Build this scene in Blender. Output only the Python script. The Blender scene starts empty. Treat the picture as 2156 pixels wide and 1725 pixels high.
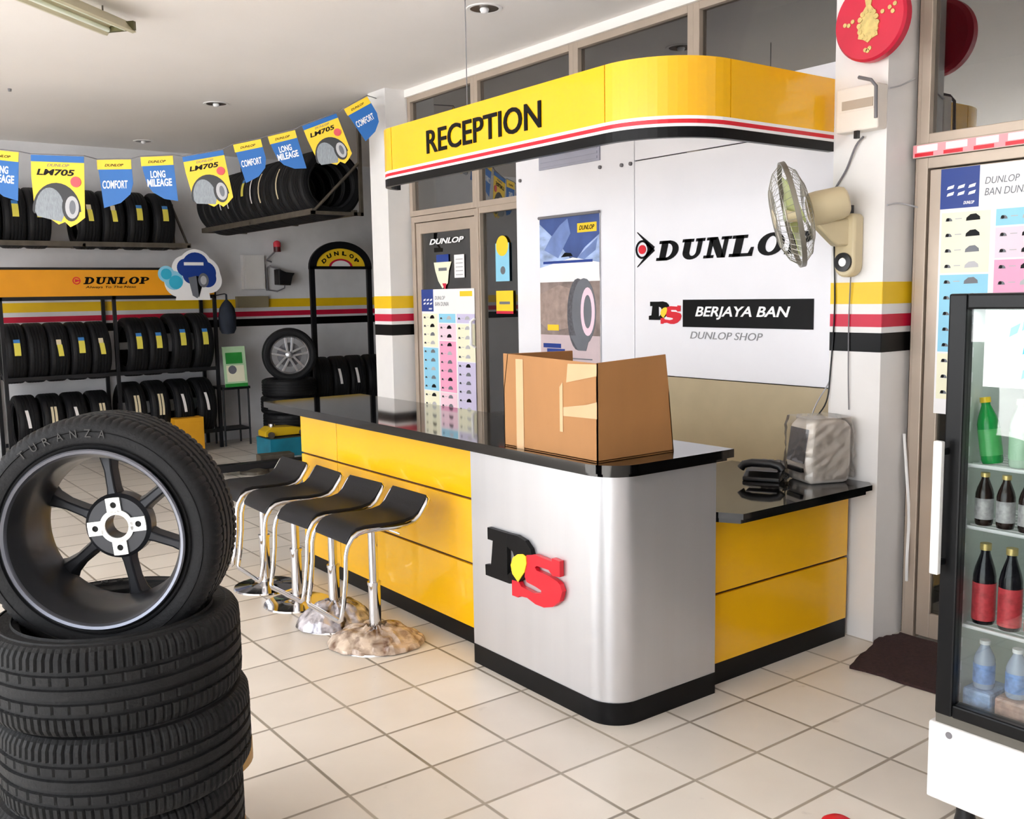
import bpy, math, random
from mathutils import Vector, Matrix, Euler
random.seed(7)
PI = math.pi
R = math.radians
scene = bpy.context.scene
COL = scene.collection

# ---------------------------------------------------------------- camera, light, exposure
T = 1 / 3                                   # floor tile, metres
CAM = Vector((-4.304266 * T, -8.641937 * T, 5.097496 * T))
yaw, pitch, roll = 0.64354, -0.1172885, -0.0169366
fw = Vector((math.sin(yaw) * math.cos(pitch), math.cos(yaw) * math.cos(pitch), math.sin(pitch)))
rt = Vector((math.cos(yaw), -math.sin(yaw), 0)); up = rt.cross(fw)
rt2 = rt * math.cos(roll) + up * math.sin(roll); up2 = -rt * math.sin(roll) + up * math.cos(roll)
cd = bpy.data.cameras.new('camera'); cam = bpy.data.objects.new('camera', cd); COL.objects.link(cam)
cd.sensor_fit = 'HORIZONTAL'; cd.sensor_width = 36; cd.lens = 2050.579 / 2156 * 36
cd.clip_start = 0.05; cd.clip_end = 200
M = Matrix((rt2, up2, -fw)).transposed().to_4x4(); M.translation = CAM
cam.matrix_world = M
scene.camera = cam

w = bpy.data.worlds.new('sky'); scene.world = w; w.use_nodes = True
nt = w.node_tree; nt.nodes.clear()
wo = nt.nodes.new('ShaderNodeOutputWorld'); bg = nt.nodes.new('ShaderNodeBackground')
tc = nt.nodes.new('ShaderNodeTexCoord'); sp = nt.nodes.new('ShaderNodeSeparateXYZ')
cr = nt.nodes.new('ShaderNodeValToRGB')
nt.links.new(tc.outputs['Generated'], sp.inputs[0]); nt.links.new(sp.outputs['Z'], cr.inputs[0])
cr.color_ramp.elements[0].position = 0.0; cr.color_ramp.elements[0].color = (.93, .965, 1.0, 1)
cr.color_ramp.elements[1].position = 0.6; cr.color_ramp.elements[1].color = (.84, .91, 1.0, 1)
nt.links.new(cr.outputs[0], bg.inputs['Color']); bg.inputs['Strength'].default_value = 3.6
nt.links.new(bg.outputs[0], wo.inputs[0])
sd = bpy.data.lights.new('sun', 'SUN'); sd.energy = 11.5; sd.angle = R(1.0); sd.color = (1, .985, .97)
sun = bpy.data.objects.new('sun', sd); COL.objects.link(sun); sun.rotation_euler = (0, R(-25), R(12))
sun.location = (-9, 0, 9)

scene.cycles.diffuse_bounces = 6
scene.view_settings.view_transform = 'Standard'
scene.view_settings.look = 'None'
scene.view_settings.exposure = 0.52
scene.view_settings.gamma = 1
scene.view_settings.use_curve_mapping = False

# ---------------------------------------------------------------- materials
def lin(c):
    if isinstance(c, str): c = [int(c[i:i + 2], 16) for i in (0, 2, 4)]
    return tuple(((v / 255) / 12.92 if v / 255 <= .04045 else ((v / 255 + .055) / 1.055) ** 2.4) for v in c) + (1,)
MATS = {}
def mat(name, col, rough=.5, metal=0., coat=0., var=.05, scale=6., bump=0., bscale=60., spec=.5, emit=0., stretch=None, alpha=None, ior=None):
    if name in MATS: return MATS[name]
    m = bpy.data.materials.new(name); m.use_nodes = True; n = m.node_tree; b = n.nodes['Principled BSDF']
    c = lin(col)
    tcn = n.nodes.new('ShaderNodeTexCoord'); mp = n.nodes.new('ShaderNodeMapping')
    if stretch: mp.inputs['Scale'].default_value = stretch
    n.links.new(tcn.outputs['Object'], mp.inputs[0])
    no = n.nodes.new('ShaderNodeTexNoise'); no.inputs['Scale'].default_value = scale; no.inputs['Detail'].default_value = 4
    n.links.new(mp.outputs[0], no.inputs['Vector'])
    r = n.nodes.new('ShaderNodeValToRGB')
    r.color_ramp.elements[0].position = .3; r.color_ramp.elements[1].position = .7
    r.color_ramp.elements[0].color = tuple(max(0, v * (1 - var)) for v in c[:3]) + (1,)
    r.color_ramp.elements[1].color = tuple(min(1, v * (1 + var)) for v in c[:3]) + (1,)
    n.links.new(no.outputs[0], r.inputs[0]); n.links.new(r.outputs[0], b.inputs['Base Color'])
    b.inputs['Roughness'].default_value = rough; b.inputs['Metallic'].default_value = metal
    b.inputs['Coat Weight'].default_value = coat; b.inputs['Coat Roughness'].default_value = .04
    b.inputs['Specular IOR Level'].default_value = spec
    if ior: b.inputs['IOR'].default_value = ior
    if alpha is not None: b.inputs['Alpha'].default_value = alpha
    if emit:
        b.inputs['Emission Color'].default_value = c; b.inputs['Emission Strength'].default_value = emit
    if bump:
        n2 = n.nodes.new('ShaderNodeTexNoise'); n2.inputs['Scale'].default_value = bscale
        n.links.new(mp.outputs[0], n2.inputs['Vector'])
        bp = n.nodes.new('ShaderNodeBump'); bp.inputs['Strength'].default_value = bump; bp.inputs['Distance'].default_value = .01
        n.links.new(n2.outputs[0], bp.inputs['Height']); n.links.new(bp.outputs[0], b.inputs['Normal'])
    MATS[name] = m
    return m
def glass_mat(name, tint, refl=.12, rough=.01):
    m = bpy.data.materials.new(name); m.use_nodes = True; n = m.node_tree; n.nodes.clear()
    o = n.nodes.new('ShaderNodeOutputMaterial'); mx = n.nodes.new('ShaderNodeMixShader')
    t = n.nodes.new('ShaderNodeBsdfTransparent'); g = n.nodes.new('ShaderNodeBsdfGlossy')
    t.inputs[0].default_value = tint; g.inputs['Roughness'].default_value = rough
    f = n.nodes.new('ShaderNodeFresnel'); f.inputs['IOR'].default_value = 1.5
    a = n.nodes.new('ShaderNodeMath'); a.operation = 'ADD'; a.inputs[1].default_value = refl; a.use_clamp = True
    no = n.nodes.new('ShaderNodeTexNoise'); no.inputs['Scale'].default_value = 3
    ml = n.nodes.new('ShaderNodeMath'); ml.operation = 'MULTIPLY'; ml.inputs[1].default_value = .02
    ad = n.nodes.new('ShaderNodeMath'); ad.operation = 'ADD'
    n.links.new(no.outputs[0], ml.inputs[0]); n.links.new(f.outputs[0], a.inputs[0])
    n.links.new(a.outputs[0], ad.inputs[0]); n.links.new(ml.outputs[0], ad.inputs[1])
    n.links.new(ad.outputs[0], mx.inputs[0]); n.links.new(t.outputs[0], mx.inputs[1]); n.links.new(g.outputs[0], mx.inputs[2])
    n.links.new(mx.outputs[0], o.inputs[0])
    return m
def tile_mat():
    m = bpy.data.materials.new('floor_tiles'); m.use_nodes = True; n = m.node_tree; b = n.nodes['Principled BSDF']
    tcn = n.nodes.new('ShaderNodeTexCoord'); s = n.nodes.new('ShaderNodeSeparateXYZ'); n.links.new(tcn.outputs['Object'], s.inputs[0])
    def mth(op, a, b_=None, v=None, clamp=False):
        q = n.nodes.new('ShaderNodeMath'); q.operation = op; q.use_clamp = clamp
        n.links.new(a, q.inputs[0])
        if b_ is not None: n.links.new(b_, q.inputs[1])
        if v is not None: q.inputs[1].default_value = v
        return q.outputs[0]
    gs = []; fl = []
    for ax in ('X', 'Y'):
        u = mth('DIVIDE', s.outputs[ax], v=T); fr = mth('FRACT', u); fl.append(mth('FLOOR', u))
        d = mth('ABSOLUTE', mth('SUBTRACT', fr, v=.5)); gs.append(d)
    mxn = mth('MAXIMUM', gs[0], gs[1])
    e = n.nodes.new('ShaderNodeMapRange'); e.inputs[1].default_value = .476; e.inputs[2].default_value = .487
    n.links.new(mxn, e.inputs[0])
    cb = n.nodes.new('ShaderNodeCombineXYZ'); n.links.new(fl[0], cb.inputs[0]); n.links.new(fl[1], cb.inputs[1])
    wn = n.nodes.new('ShaderNodeTexWhiteNoise'); n.links.new(cb.outputs[0], wn.inputs['Vector'])
    no = n.nodes.new('ShaderNodeTexNoise'); no.inputs['Scale'].default_value = 2.6; no.inputs['Detail'].default_value = 5
    n.links.new(tcn.outputs['Object'], no.inputs['Vector'])
    sm = mth('ADD', mth('MULTIPLY', wn.outputs['Value'], v=.35), mth('MULTIPLY', no.outputs[0], v=.65))
    r = n.nodes.new('ShaderNodeValToRGB'); n.links.new(sm, r.inputs[0])
    r.color_ramp.elements[0].position = .25; r.color_ramp.elements[0].color = lin('d4ccc2')
    r.color_ramp.elements[1].position = .75; r.color_ramp.elements[1].color = lin('e6dfd5')
    # small specks and scuffs
    n3 = n.nodes.new('ShaderNodeTexNoise'); n3.inputs['Scale'].default_value = 11; n3.inputs['Detail'].default_value = 8
    n.links.new(tcn.outputs['Object'], n3.inputs['Vector'])
    mr = n.nodes.new('ShaderNodeMapRange'); mr.inputs[1].default_value = .68; mr.inputs[2].default_value = .78; mr.inputs[4].default_value = .35
    n.links.new(n3.outputs[0], mr.inputs[0])
    m0 = n.nodes.new('ShaderNodeMix'); m0.data_type = 'RGBA'; n.links.new(mr.outputs[0], m0.inputs[0])
    n.links.new(r.outputs[0], m0.inputs[6]); m0.inputs[7].default_value = lin('958d83')
    # grout darkness varies
    gr = n.nodes.new('ShaderNodeValToRGB'); gr.color_ramp.elements[0].position = .35; gr.color_ramp.elements[1].position = .65
    gr.color_ramp.elements[0].color = lin('7d7468'); gr.color_ramp.elements[1].color = lin('aca294')
    n5 = n.nodes.new('ShaderNodeTexNoise'); n5.inputs['Scale'].default_value = 1.3; n.links.new(tcn.outputs['Object'], n5.inputs['Vector'])
    n.links.new(n5.outputs[0], gr.inputs[0])
    mx = n.nodes.new('ShaderNodeMix'); mx.data_type = 'RGBA'; n.links.new(e.outputs[0], mx.inputs[0])
    n.links.new(m0.outputs[2], mx.inputs[6]); n.links.new(gr.outputs[0], mx.inputs[7])
    n.links.new(mx.outputs[2], b.inputs['Base Color'])
    rg = n.nodes.new('ShaderNodeMapRange'); n.links.new(no.outputs[0], rg.inputs[0]); rg.inputs[3].default_value = .22; rg.inputs[4].default_value = .42
    n.links.new(rg.outputs[0], b.inputs['Roughness'])
    bp = n.nodes.new('ShaderNodeBump'); bp.inputs['Strength'].default_value = .3; bp.inputs['Distance'].default_value = .003; bp.invert = True
    n.links.new(e.outputs[0], bp.inputs['Height']); n.links.new(bp.outputs[0], b.inputs['Normal'])
    return m
FLOOR = tile_mat()
WHITE = mat('white_paint', 'e9e7e6', .45, var=.02)
BOARD = mat('gloss_white_board', 'eeeef4', .12, var=.01, coat=.6)
WALLB = mat('back_wall_paint', 'dddde0', .6, var=.04)
CEIL = mat('ceiling_paint', 'efebe8', .75, var=.02, scale=1.2)
YEL = mat('yellow_laminate', 'f6ba0b', .22, coat=.35, var=.04, scale=2, stretch=(1, 1, .5))
YELP = mat('yellow_band_paint', 'efc419', .4, var=.04)
REDP = mat('red_band_paint', 'c9123a', .4, var=.04)
BLKP = mat('black_band_paint', '08080a', .35, var=.1, spec=.2)
BLK = mat('black_trim', '070709', .35, var=.1, spec=.2)
GRAN = mat('black_granite', '050506', .05, var=.3, scale=120, coat=.25)
SILV = mat('brushed_silver', 'cfcfd2', .38, metal=.75, var=.03, scale=8, stretch=(1, 1, .05))
ALU = mat('champagne_aluminium', 'b9aa9b', .4, metal=.35, var=.05)
CHROME = mat('chrome', 'd8d8dc', .08, metal=1., var=.02)
SEATM = mat('black_seat_vinyl', '0e0e12', .45, spec=.3, var=.15, bump=.1, bscale=200)
RUB = mat('tyre_rubber', '121214', .62, spec=.25, var=.2, scale=25, bump=.15, bscale=120)
RUBN = mat('new_tyre_rubber', '0d0d10', .6, spec=.3, var=.2, scale=20)
RUBW = mat('worn_tyre_rubber', '161617', .68, spec=.25, var=.25, scale=18, bump=.2, bscale=90)
RIMD = mat('dark_rim_paint', '2c2d31', .35, metal=.5, var=.15, scale=9)
RIML = mat('rim_lip_metal', '6d6f78', .3, metal=.8, var=.1)
MACH = mat('machined_metal', 'f0efec', .3, metal=.3, var=.03)
RIMS = mat('silver_rim_paint', 'a5a6aa', .25, metal=.8, var=.05)
STEEL = mat('rack_steel', '5d564c', .5, metal=.4, var=.2, scale=12)
BSTEEL = mat('black_rack_steel', '121318', .45, metal=.2, var=.15)
ORANGE = mat('orange_header_panel', 'e59a16', .35, var=.06, scale=3)
CARD = mat('cardboard', 'aa7847', .62, var=.06, scale=5, stretch=(1, 1, .3), bump=.05, bscale=30)
CARDT = mat('packing_tape', 'd9b48c', .12, var=.05, coat=.8)
IVORY = mat('ivory_plastic', 'cfc09c', .4, var=.05)
BEIGE = mat('beige_plastic', 'ece4db', .5, var=.03)
GREYP = mat('grey_plastic', '77757a', .5, var=.08)
DARKP = mat('dark_plastic', '17171a', .35, var=.1)
PAPER = mat('white_print', 'f2f1f2', .45, var=.01)
BLUE = mat('blue_print', '1166b4', .45, var=.04)
DBLUE = mat('navy_print', '173a8c', .45, var=.06)
LBLUE = mat('light_blue_print', '8fd0ec', .45, var=.03)
CYAN = mat('cyan_print', '35b3d6', .45, var=.05)
YELK = mat('yellow_print', 'fbd02c', .45, var=.03)
CREAM = mat('cream_print', 'f2f0d4', .45, var=.02)
PINK = mat('pink_print', 'f3a6c8', .45, var=.03)
LPINK = mat('pale_pink_print', 'f7d3e2', .45, var=.02)
LAV = mat('lavender_print', 'cfc8e6', .45, var=.03)
INK = mat('black_ink', '0a0a0c', .4, var=.05, spec=.15)
GINK = mat('grey_ink', '6d7078', .45, var=.1)
LGINK = mat('light_grey_ink', 'b8b8bc', .45, var=.05)
REDI = mat('red_print', 'd8162c', .35, var=.04)
WHTI = mat('white_ink', 'f4f4f6', .4, var=.01)
GREEN = mat('green_print', '2f8f3e', .4, var=.1)
LGREEN = mat('pale_green_print', 'b7d8b0', .45, var=.08)
GOLD = mat('gold_foil', 'd9c27e', .35, metal=.5, var=.15, scale=40)
LACQ = mat('red_lacquer', 'cf1f3f', .35, var=.05)
STICKY = mat('yellow_sticker', 'dccf52', .5, var=.06)
STICKC = mat('cream_sticker', 'd8c9a8', .5, var=.06)
STICKW = mat('white_sticker', 'e6e1e0', .5, var=.05)
STICKB = mat('blue_sticker', '3a7cc0', .5, var=.05)
MATM = mat('brown_mat_pile', '3a2222', .95, var=.3, scale=60, bump=.8, bscale=300)
DGLASS = glass_mat('tinted_glass', (.42, .43, .40, 1), .20)
DOORG = glass_mat('door_glass', (.55, .57, .55, 1), .08)
CGLASS = glass_mat('clear_glass', (.93, .95, .94, 1), .03)
WRAP = glass_mat('wrinkled_plastic_wrap', (.62, .5, .42, 1), .35, .15)
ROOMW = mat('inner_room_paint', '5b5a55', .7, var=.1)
CONC = mat('forecourt_concrete', 'ccc9c4', .8, var=.08, scale=2)

# ---------------------------------------------------------------- mesh builder
def frame(o, U, V):
    U = Vector(U).normalized(); V = Vector(V).normalized(); N = U.cross(V)
    m = Matrix((U, V, N)).transposed().to_4x4(); m.translation = Vector(o); return m
def FX(x, y, z): return frame((x, y, z), (0, -1, 0), (0, 0, 1))      # panel facing -X, its u runs towards -Y
def FY(x, y, z): return frame((x, y, z), (1, 0, 0), (0, 0, 1))       # panel facing -Y
I4 = Matrix.Identity(4)
TXT = {}
class MB:
    def __init__(s): s.v = []; s.f = []; s.mi = []; s.ms = []
    def _m(s, m):
        if m not in s.ms: s.ms.append(m)
        return s.ms.index(m)
    def add(s, vs, fs, m, M=None):
        o = len(s.v); k = s._m(m)
        for p in vs:
            p = Vector(p); s.v.append(M @ p if M else p)
        for f in fs: s.f.append([o + i for i in f]); s.mi.append(k)
        return s
    def box(s, a, b, m, M=None):
        x0, y0, z0 = (min(p, q) for p, q in zip(a, b)); x1, y1, z1 = (max(p, q) for p, q in zip(a, b))
        vs = [(x0, y0, z0), (x1, y0, z0), (x1, y1, z0), (x0, y1, z0), (x0, y0, z1), (x1, y0, z1), (x1, y1, z1), (x0, y1, z1)]
        return s.add(vs, [(3, 2, 1, 0), (4, 5, 6, 7), (0, 1, 5, 4), (1, 2, 6, 5), (2, 3, 7, 6), (3, 0, 4, 7)], m, M)
    def cbox(s, c, d, m, M=None): return s.box([p - q / 2 for p, q in zip(c, d)], [p + q / 2 for p, q in zip(c, d)], m, M)
    def prism(s, pts, z0, z1, m, M=None):
        n = len(pts)
        a = sum(pts[i][0] * pts[(i + 1) % n][1] - pts[(i + 1) % n][0] * pts[i][1] for i in range(n))
        if a < 0: pts = pts[::-1]
        vs = [(x, y, z0) for x, y in pts] + [(x, y, z1) for x, y in pts]
        fs = [tuple(range(n - 1, -1, -1)), tuple(range(n, 2 * n))] + [(i, (i + 1) % n, n + (i + 1) % n, n + i) for i in range(n)]
        return s.add(vs, fs, m, M)
    def wall(s, pts, z0, z1, th, m, M=None):
        """open strip following a 2D path, given thickness to its left"""
        n = len(pts); L = []
        for i in range(n):
            a = Vector(pts[max(i - 1, 0)]); b = Vector(pts[min(i + 1, n - 1)]); d = (b - a).normalized()
            L.append((pts[i][0] - d.y * th, pts[i][1] + d.x * th))
        for i in range(n - 1):
            s.prism([pts[i], pts[i + 1], L[i + 1], L[i]], z0, z1, m, M)
        return s
    def lathe(s, prof, seg, m, M=None, closed=False, mod=None, a0=0, a1=2 * PI):
        full = abs(a1 - a0 - 2 * PI) < 1e-6; n = len(prof); cnt = seg if full else seg + 1; vs = []
        for i in range(cnt):
            a = a0 + (a1 - a0) * i / seg
            for j, (r, z) in enumerate(prof):
                rr = r + (mod(i, j) if mod else 0); vs.append((rr * math.cos(a), rr * math.sin(a), z))
        fs = []
        for i in range(seg):
            i2 = (i + 1) % cnt
            for j in range(n if closed else n - 1):
                j2 = (j + 1) % n; fs.append((i * n + j, i2 * n + j, i2 * n + j2, i * n + j2))
        return s.add(vs, fs, m, M)
    def cyl(s, p, q, r, m, seg=16, r2=None, M=None):
        p = Vector(p); q = Vector(q); d = q - p; Q = d.to_track_quat('Z', 'Y').to_matrix().to_4x4(); Q.translation = p
        L = d.length; r2 = r if r2 is None else r2
        return s.lathe([(0, 0), (r, 0), (r2, L), (0, L)], seg, m, (M @ Q) if M else Q)
    def tube(s, path, r, m, seg=8, closed=False, M=None):
        P = [Vector(p) for p in path]; n = len(P); vs = []; prev = None
        for i in range(n):
            if closed: d = (P[(i + 1) % n] - P[i - 1]).normalized()
            else: d = (P[min(i + 1, n - 1)] - P[max(i - 1, 0)]).normalized()
            if prev is None:
                h = Vector((0, 0, 1)) if abs(d.z) < .9 else Vector((1, 0, 0)); x = d.cross(h).normalized()
            else: x = (prev - d * prev.dot(d)).normalized()
            prev = x; y = d.cross(x)
            for k in range(seg):
                a = 2 * PI * k / seg; vs.append(P[i] + x * math.cos(a) * r + y * math.sin(a) * r)
        fs = []
        for i in range(n if closed else n - 1):
            i2 = (i + 1) % n
            for k in range(seg): fs.append((i * seg + k, i * seg + (k + 1) % seg, i2 * seg + (k + 1) % seg, i2 * seg + k))
        if not closed: fs += [tuple(range(seg - 1, -1, -1)), tuple(range((n - 1) * seg, n * seg))]
        return s.add(vs, fs, m, M)
    def rect(s, u0, v0, u1, v1, m, M, d=.001):
        return s.box((u0, v0, 0), (u1, v1, d), m, M)
    def disc(s, u, v, r, m, M, d=.001, seg=20, ry=None):
        ry = ry or r
        return s.prism([(u + r * math.cos(2 * PI * i / seg), v + ry * math.sin(2 * PI * i / seg)) for i in range(seg)], 0, d, m, M)
    def stroke(s, path, wd, m, M, d=.001, z0=0):
        n = len(path); L = []; Rr = []
        for i in range(n):
            a = Vector(path[max(i - 1, 0)]); b = Vector(path[min(i + 1, n - 1)]); t = (b - a).normalized(); ww = wd[i] if isinstance(wd, (list, tuple)) else wd
            L.append((path[i][0] - t.y * ww / 2, path[i][1] + t.x * ww / 2)); Rr.append((path[i][0] + t.y * ww / 2, path[i][1] - t.x * ww / 2))
        for i in range(n - 1): s.prism([L[i], L[i + 1], Rr[i + 1], Rr[i]], z0, z0 + d, m, M)
        return s
    def text(s, t, u0, v0, wd, ht, m, M, d=.001, shear=0., bold=0., z0=0):
        key = (t, shear, bold)
        if key not in TXT:
            c = bpy.data.curves.new('t', 'FONT'); c.body = t; c.shear = shear; c.offset = bold; c.resolution_u = 4
            o = bpy.data.objects.new('t', c); COL.objects.link(o)
            bpy.context.view_layer.update()
            me = bpy.data.meshes.new_from_object(o.evaluated_get(bpy.context.evaluated_depsgraph_get()))
            TXT[key] = ([tuple(q.co[:2]) for q in me.vertices], [tuple(p.vertices) for p in me.polygons])
            bpy.data.objects.remove(o); bpy.data.curves.remove(c); bpy.data.meshes.remove(me)
        vs, fs = TXT[key]
        xs = [p[0] for p in vs]; ys = [p[1] for p in vs]; x0, x1, y0, y1 = min(xs), max(xs), min(ys), max(ys)
        V = [(u0 + (x - x0) / (x1 - x0) * wd, v0 + (y - y0) / (y1 - y0) * ht) for x, y in vs]; n = len(V)
        ed = {}
        for f in fs:
            for i in range(len(f)):
                e = (f[i], f[(i + 1) % len(f)]); ed[e] = 1
        bd = [e for e in ed if (e[1], e[0]) not in ed]
        fs2 = [tuple(f) for f in fs] + [(a, b, b + n, a + n)[::-1] for a, b in bd]
        # top faces at z0+d
        return s.add([(x, y, z0 + d) for x, y in V] + [(x, y, z0) for x, y in V], fs2, m, M)
    def build(s, name, parent=None, bevel=0, smooth=None, loc=None, rot=None):
        me = bpy.data.meshes.new(name); me.from_pydata([tuple(v) for v in s.v], [], s.f)
        for m in s.ms: me.materials.append(m)
        me.polygons.foreach_set('material_index', s.mi)
        me.update()
        if smooth:
            me.shade_smooth(); me.set_sharp_from_angle(angle=R(smooth))
        o = bpy.data.objects.new(name, me); COL.objects.link(o)
        if parent: o.parent = parent
        if loc: o.location = loc
        if rot: o.rotation_euler = rot
        if bevel:
            b = o.modifiers.new('bevel', 'BEVEL'); b.width = bevel; b.segments = 2; b.limit_method = 'ANGLE'; b.angle_limit = R(40)
        return o
def arc(cx, cy, r, a0, a1, n=8, ry=None):
    ry = ry or r
    return [(cx + r * math.cos(R(a0 + (a1 - a0) * i / n)), cy + ry * math.sin(R(a0 + (a1 - a0) * i / n))) for i in range(n + 1)]
def tag(o, label, cat, group=None, kind=None):
    if label: o['label'] = label
    if cat: o['category'] = cat
    if group: o['group'] = group
    if kind: o['kind'] = kind
    return o
def thing(name, label, cat, loc=(0, 0, 0), rot=(0, 0, 0), group=None):
    o = bpy.data.objects.new(name, None); COL.objects.link(o); o.empty_display_size = .1
    o.location = loc; o.rotation_euler = rot
    return tag(o, label, cat, group)
def struct(mb, name, label=None, **k):
    o = mb.build(name, **k); o['kind'] = 'structure'
    if label: o['label'] = label
    return o
def copy_tree(o, parent=None):
    c = o.copy(); COL.objects.link(c); c.parent = parent
    for ch in list(o.children): copy_tree(ch, c)
    return c

# slab-serif italic letters for the tyre logo, unit height
def slab_word(mb, word, u0, v0, wd, ht, m, M, d=.001, shear=.28):
    n = len(word); cell = wd / (n - 1 + .95) ; gw = cell * .96
    def P(k, pts): return [(u0 + k * cell + (x + 0) * gw + (y) * ht * shear, v0 + y * ht) for x, y in pts]
    def poly(k, pts): mb.prism(P(k, pts), 0, d, m, M)
    def rc(k, a, b, c, e): poly(k, [(a, b), (c, b), (c, e), (a, e)])
    def band(k, out, inn):
        for i in range(len(out) - 1): poly(k, [out[i], out[i + 1], inn[i + 1], inn[i]])
    for k, ch in enumerate(word):
        if ch == 'D':
            rc(k, .12, 0, .40, 1); rc(k, 0, 0, .5, .15); rc(k, 0, .85, .5, 1)
            band(k, arc(.42, .5, .5, -90, 90, 12), arc(.42, .5, .24, -90, 90, 12, ry=.35))
        elif ch == 'U':
            rc(k, .10, .34, .38, 1); rc(k, 0, .85, .48, 1); rc(k, .68, .34, .86, 1); rc(k, .58, .85, .96, 1)
            band(k, arc(.48, .36, .38, 180, 360, 12, ry=.38), arc(.53, .36, .15, 180, 360, 12, ry=.2))
        elif ch == 'N':
            rc(k, .12, 0, .28, 1); rc(k, .72, 0, .88, 1); poly(k, [(.1, 1), (.42, 1), (.88, 0), (.58, 0)])
            rc(k, 0, .86, .4, 1); rc(k, 0, 0, .4, .14); rc(k, .6, .86, 1, 1)
        elif ch == 'L':
            rc(k, .14, 0, .44, 1); rc(k, 0, .85, .58, 1); rc(k, 0, 0, .9, .15); poly(k, [(.72, .1), (.9, .1), (.9, .42), (.8, .42)])
        elif ch == 'O':
            band(k, arc(.48, .5, .48, 0, 360, 24, ry=.52), arc(.48, .5, .2, 0, 360, 24, ry=.36))
        elif ch == 'P':
            rc(k, .12, 0, .40, 1); rc(k, 0, 0, .54, .15); rc(k, 0, .85, .5, 1)
            band(k, arc(.42, .7, .46, -90, 90, 12, ry=.3), arc(.42, .7, .22, -90, 90, 12, ry=.15))
def arrow_mark(mb, u, v, s, M, d=.001):
    """round mark with a forward arrow; s = overall height"""
    h = s / 2
    mb.stroke([(u - .30 * s, v + h), (u + .36 * s, v)], [.02 * s, .14 * s], INK, M, d)
    mb.stroke([(u - .30 * s, v - h), (u + .36 * s, v)], [.02 * s, .14 * s], INK, M, d)
    mb.prism([(u + .38 * s, v), (u + .06 * s, v + .24 * s), (u + .12 * s, v), (u + .06 * s, v - .24 * s)], 0, d, INK, M)
    o = arc(u - .1 * s, v, .27 * s, 20, 340, 20); i = arc(u - .1 * s, v, .21 * s, 20, 340, 20)
    for k in range(20): mb.prism([o[k], o[k + 1], i[k + 1], i[k]], 0, d, INK, M)
    mb.disc(u - .1 * s, v, .15 * s, REDI, M, d, ry=.13 * s)
def ds_logo(mbD, mbS, mbY, u, v, s, M, d=.001, hgt=1.):
    """black slab D, red S low on its right, yellow lens where they overlap; s = overall width"""
    def P(pts): return [(u + x * s, v + y * s * hgt) for x, y in pts]
    mbD.prism(P([(.10, .49), (.354, .49), (.354, .165), (.375, .10), (.064, .10), (.061, .185), (.139, .198), (.168, .395), (.10, .395)]), 0, d, INK, M)
    mbD.prism(P([(.354, .49), (.473, .495), (.579, .475), (.646, .423), (.666, .36), (.643, .27), (.56, .18), (.46, .12), (.375, .10), (.354, .165), (.40, .20), (.435, .25), (.45, .31), (.423, .361), (.354, .386)]), 0, d, INK, M)
    mbS.prism(P([(.60, .371), (.70, .395), (.896, .385), (.90, .41), (.985, .405), (.985, .29), (.905, .28), (.86, .315), (.72, .315), (.70, .30), (.72, .28), (.86, .272), (.96, .25), (.985, .235), (1.01, .19), (.98, .11), (.90, .05), (.80, .02), (.70, .02), (.60, .045), (.50, .035), (.49, .02), (.415, .02), (.415, .14), (.50, .145), (.53, .115), (.68, .10), (.77, .12), (.77, .142), (.70, .155), (.60, .165), (.575, .20)]), d * .1, d * 1.1, REDI, M)
    mbY.prism(P([(.50, .358), (.56, .372), (.60, .362), (.607, .309), (.58, .238), (.50, .145), (.432, .193), (.412, .257), (.441, .32)]), d * 1.1, d * 1.3, YELK, M)

# ---------------------------------------------------------------- setting
H = 3.39; XW = 2.90; PX = 2.677; YB = 8.6
m = MB(); m.box((-4.6, -7, -.12), (7.4, YB, 0), FLOOR); struct(m, 'floor')
m = MB(); m.box((-40, -40, -.14), (-4.6, 40, -.02), CONC); struct(m, 'trim_1', 'concrete forecourt outside the open shop front')
m = MB(); m.box((-4.8, -7, H), (7.4, YB, H + .15), CEIL); struct(m, 'ceiling')
# back wall with painted bands
m = MB(); m.box((-4.6, YB, 0), (7.4, YB + .15, H), WALLB)
def bands(m, M, L, z0=0.0, d=.002, white=WHITE):
    m.rect(0, 1.598 + z0, L, 1.70 + z0, YELP, M, d); m.rect(0, 1.490 + z0, L, 1.55 + z0, REDP, M, d); m.rect(0, 1.372 + z0, L, 1.462 + z0, BLKP, M, d)
bands(m, FY(-4.6, YB, 0), 12)
struct(m, 'wall_back')
m = MB(); m.box((-4.75, 5.2, 0), (-4.6, YB + .15, H), WALLB); m.box((-4.75, -7, 0), (-4.6, -4.6, H), WALLB); struct(m, 'wall_left_unseen')  # out-of-view wall ends, shaped to cut daylight on -Y faces and back wall
m = MB(); m.box((-4.6, -7.15, 0), (7.4, -7, H), WALLB); struct(m, 'wall_front')
# partition of the dark inner office
m = MB(); m.box((7.3, -7, 0), (7.4, YB, H), ROOMW); struct(m, 'wall_right')
m = MB(); m.box((3.0, 4.75, 0), (7.3, 4.87, H), ROOMW); struct(m, 'wall_office')
m = MB(); m.box((5.2, -3.2, 0), (5.3, 4.75, 3.2), ROOMW); m.box((2.97, -3.2, 3.2), (5.2, 4.75, 3.3), ROOMW); struct(m, 'wall_inner')
m = MB(); m.box((2.90, -7, 0), (2.97, -3.2, H), WALLB); struct(m, 'wall_side')
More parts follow.
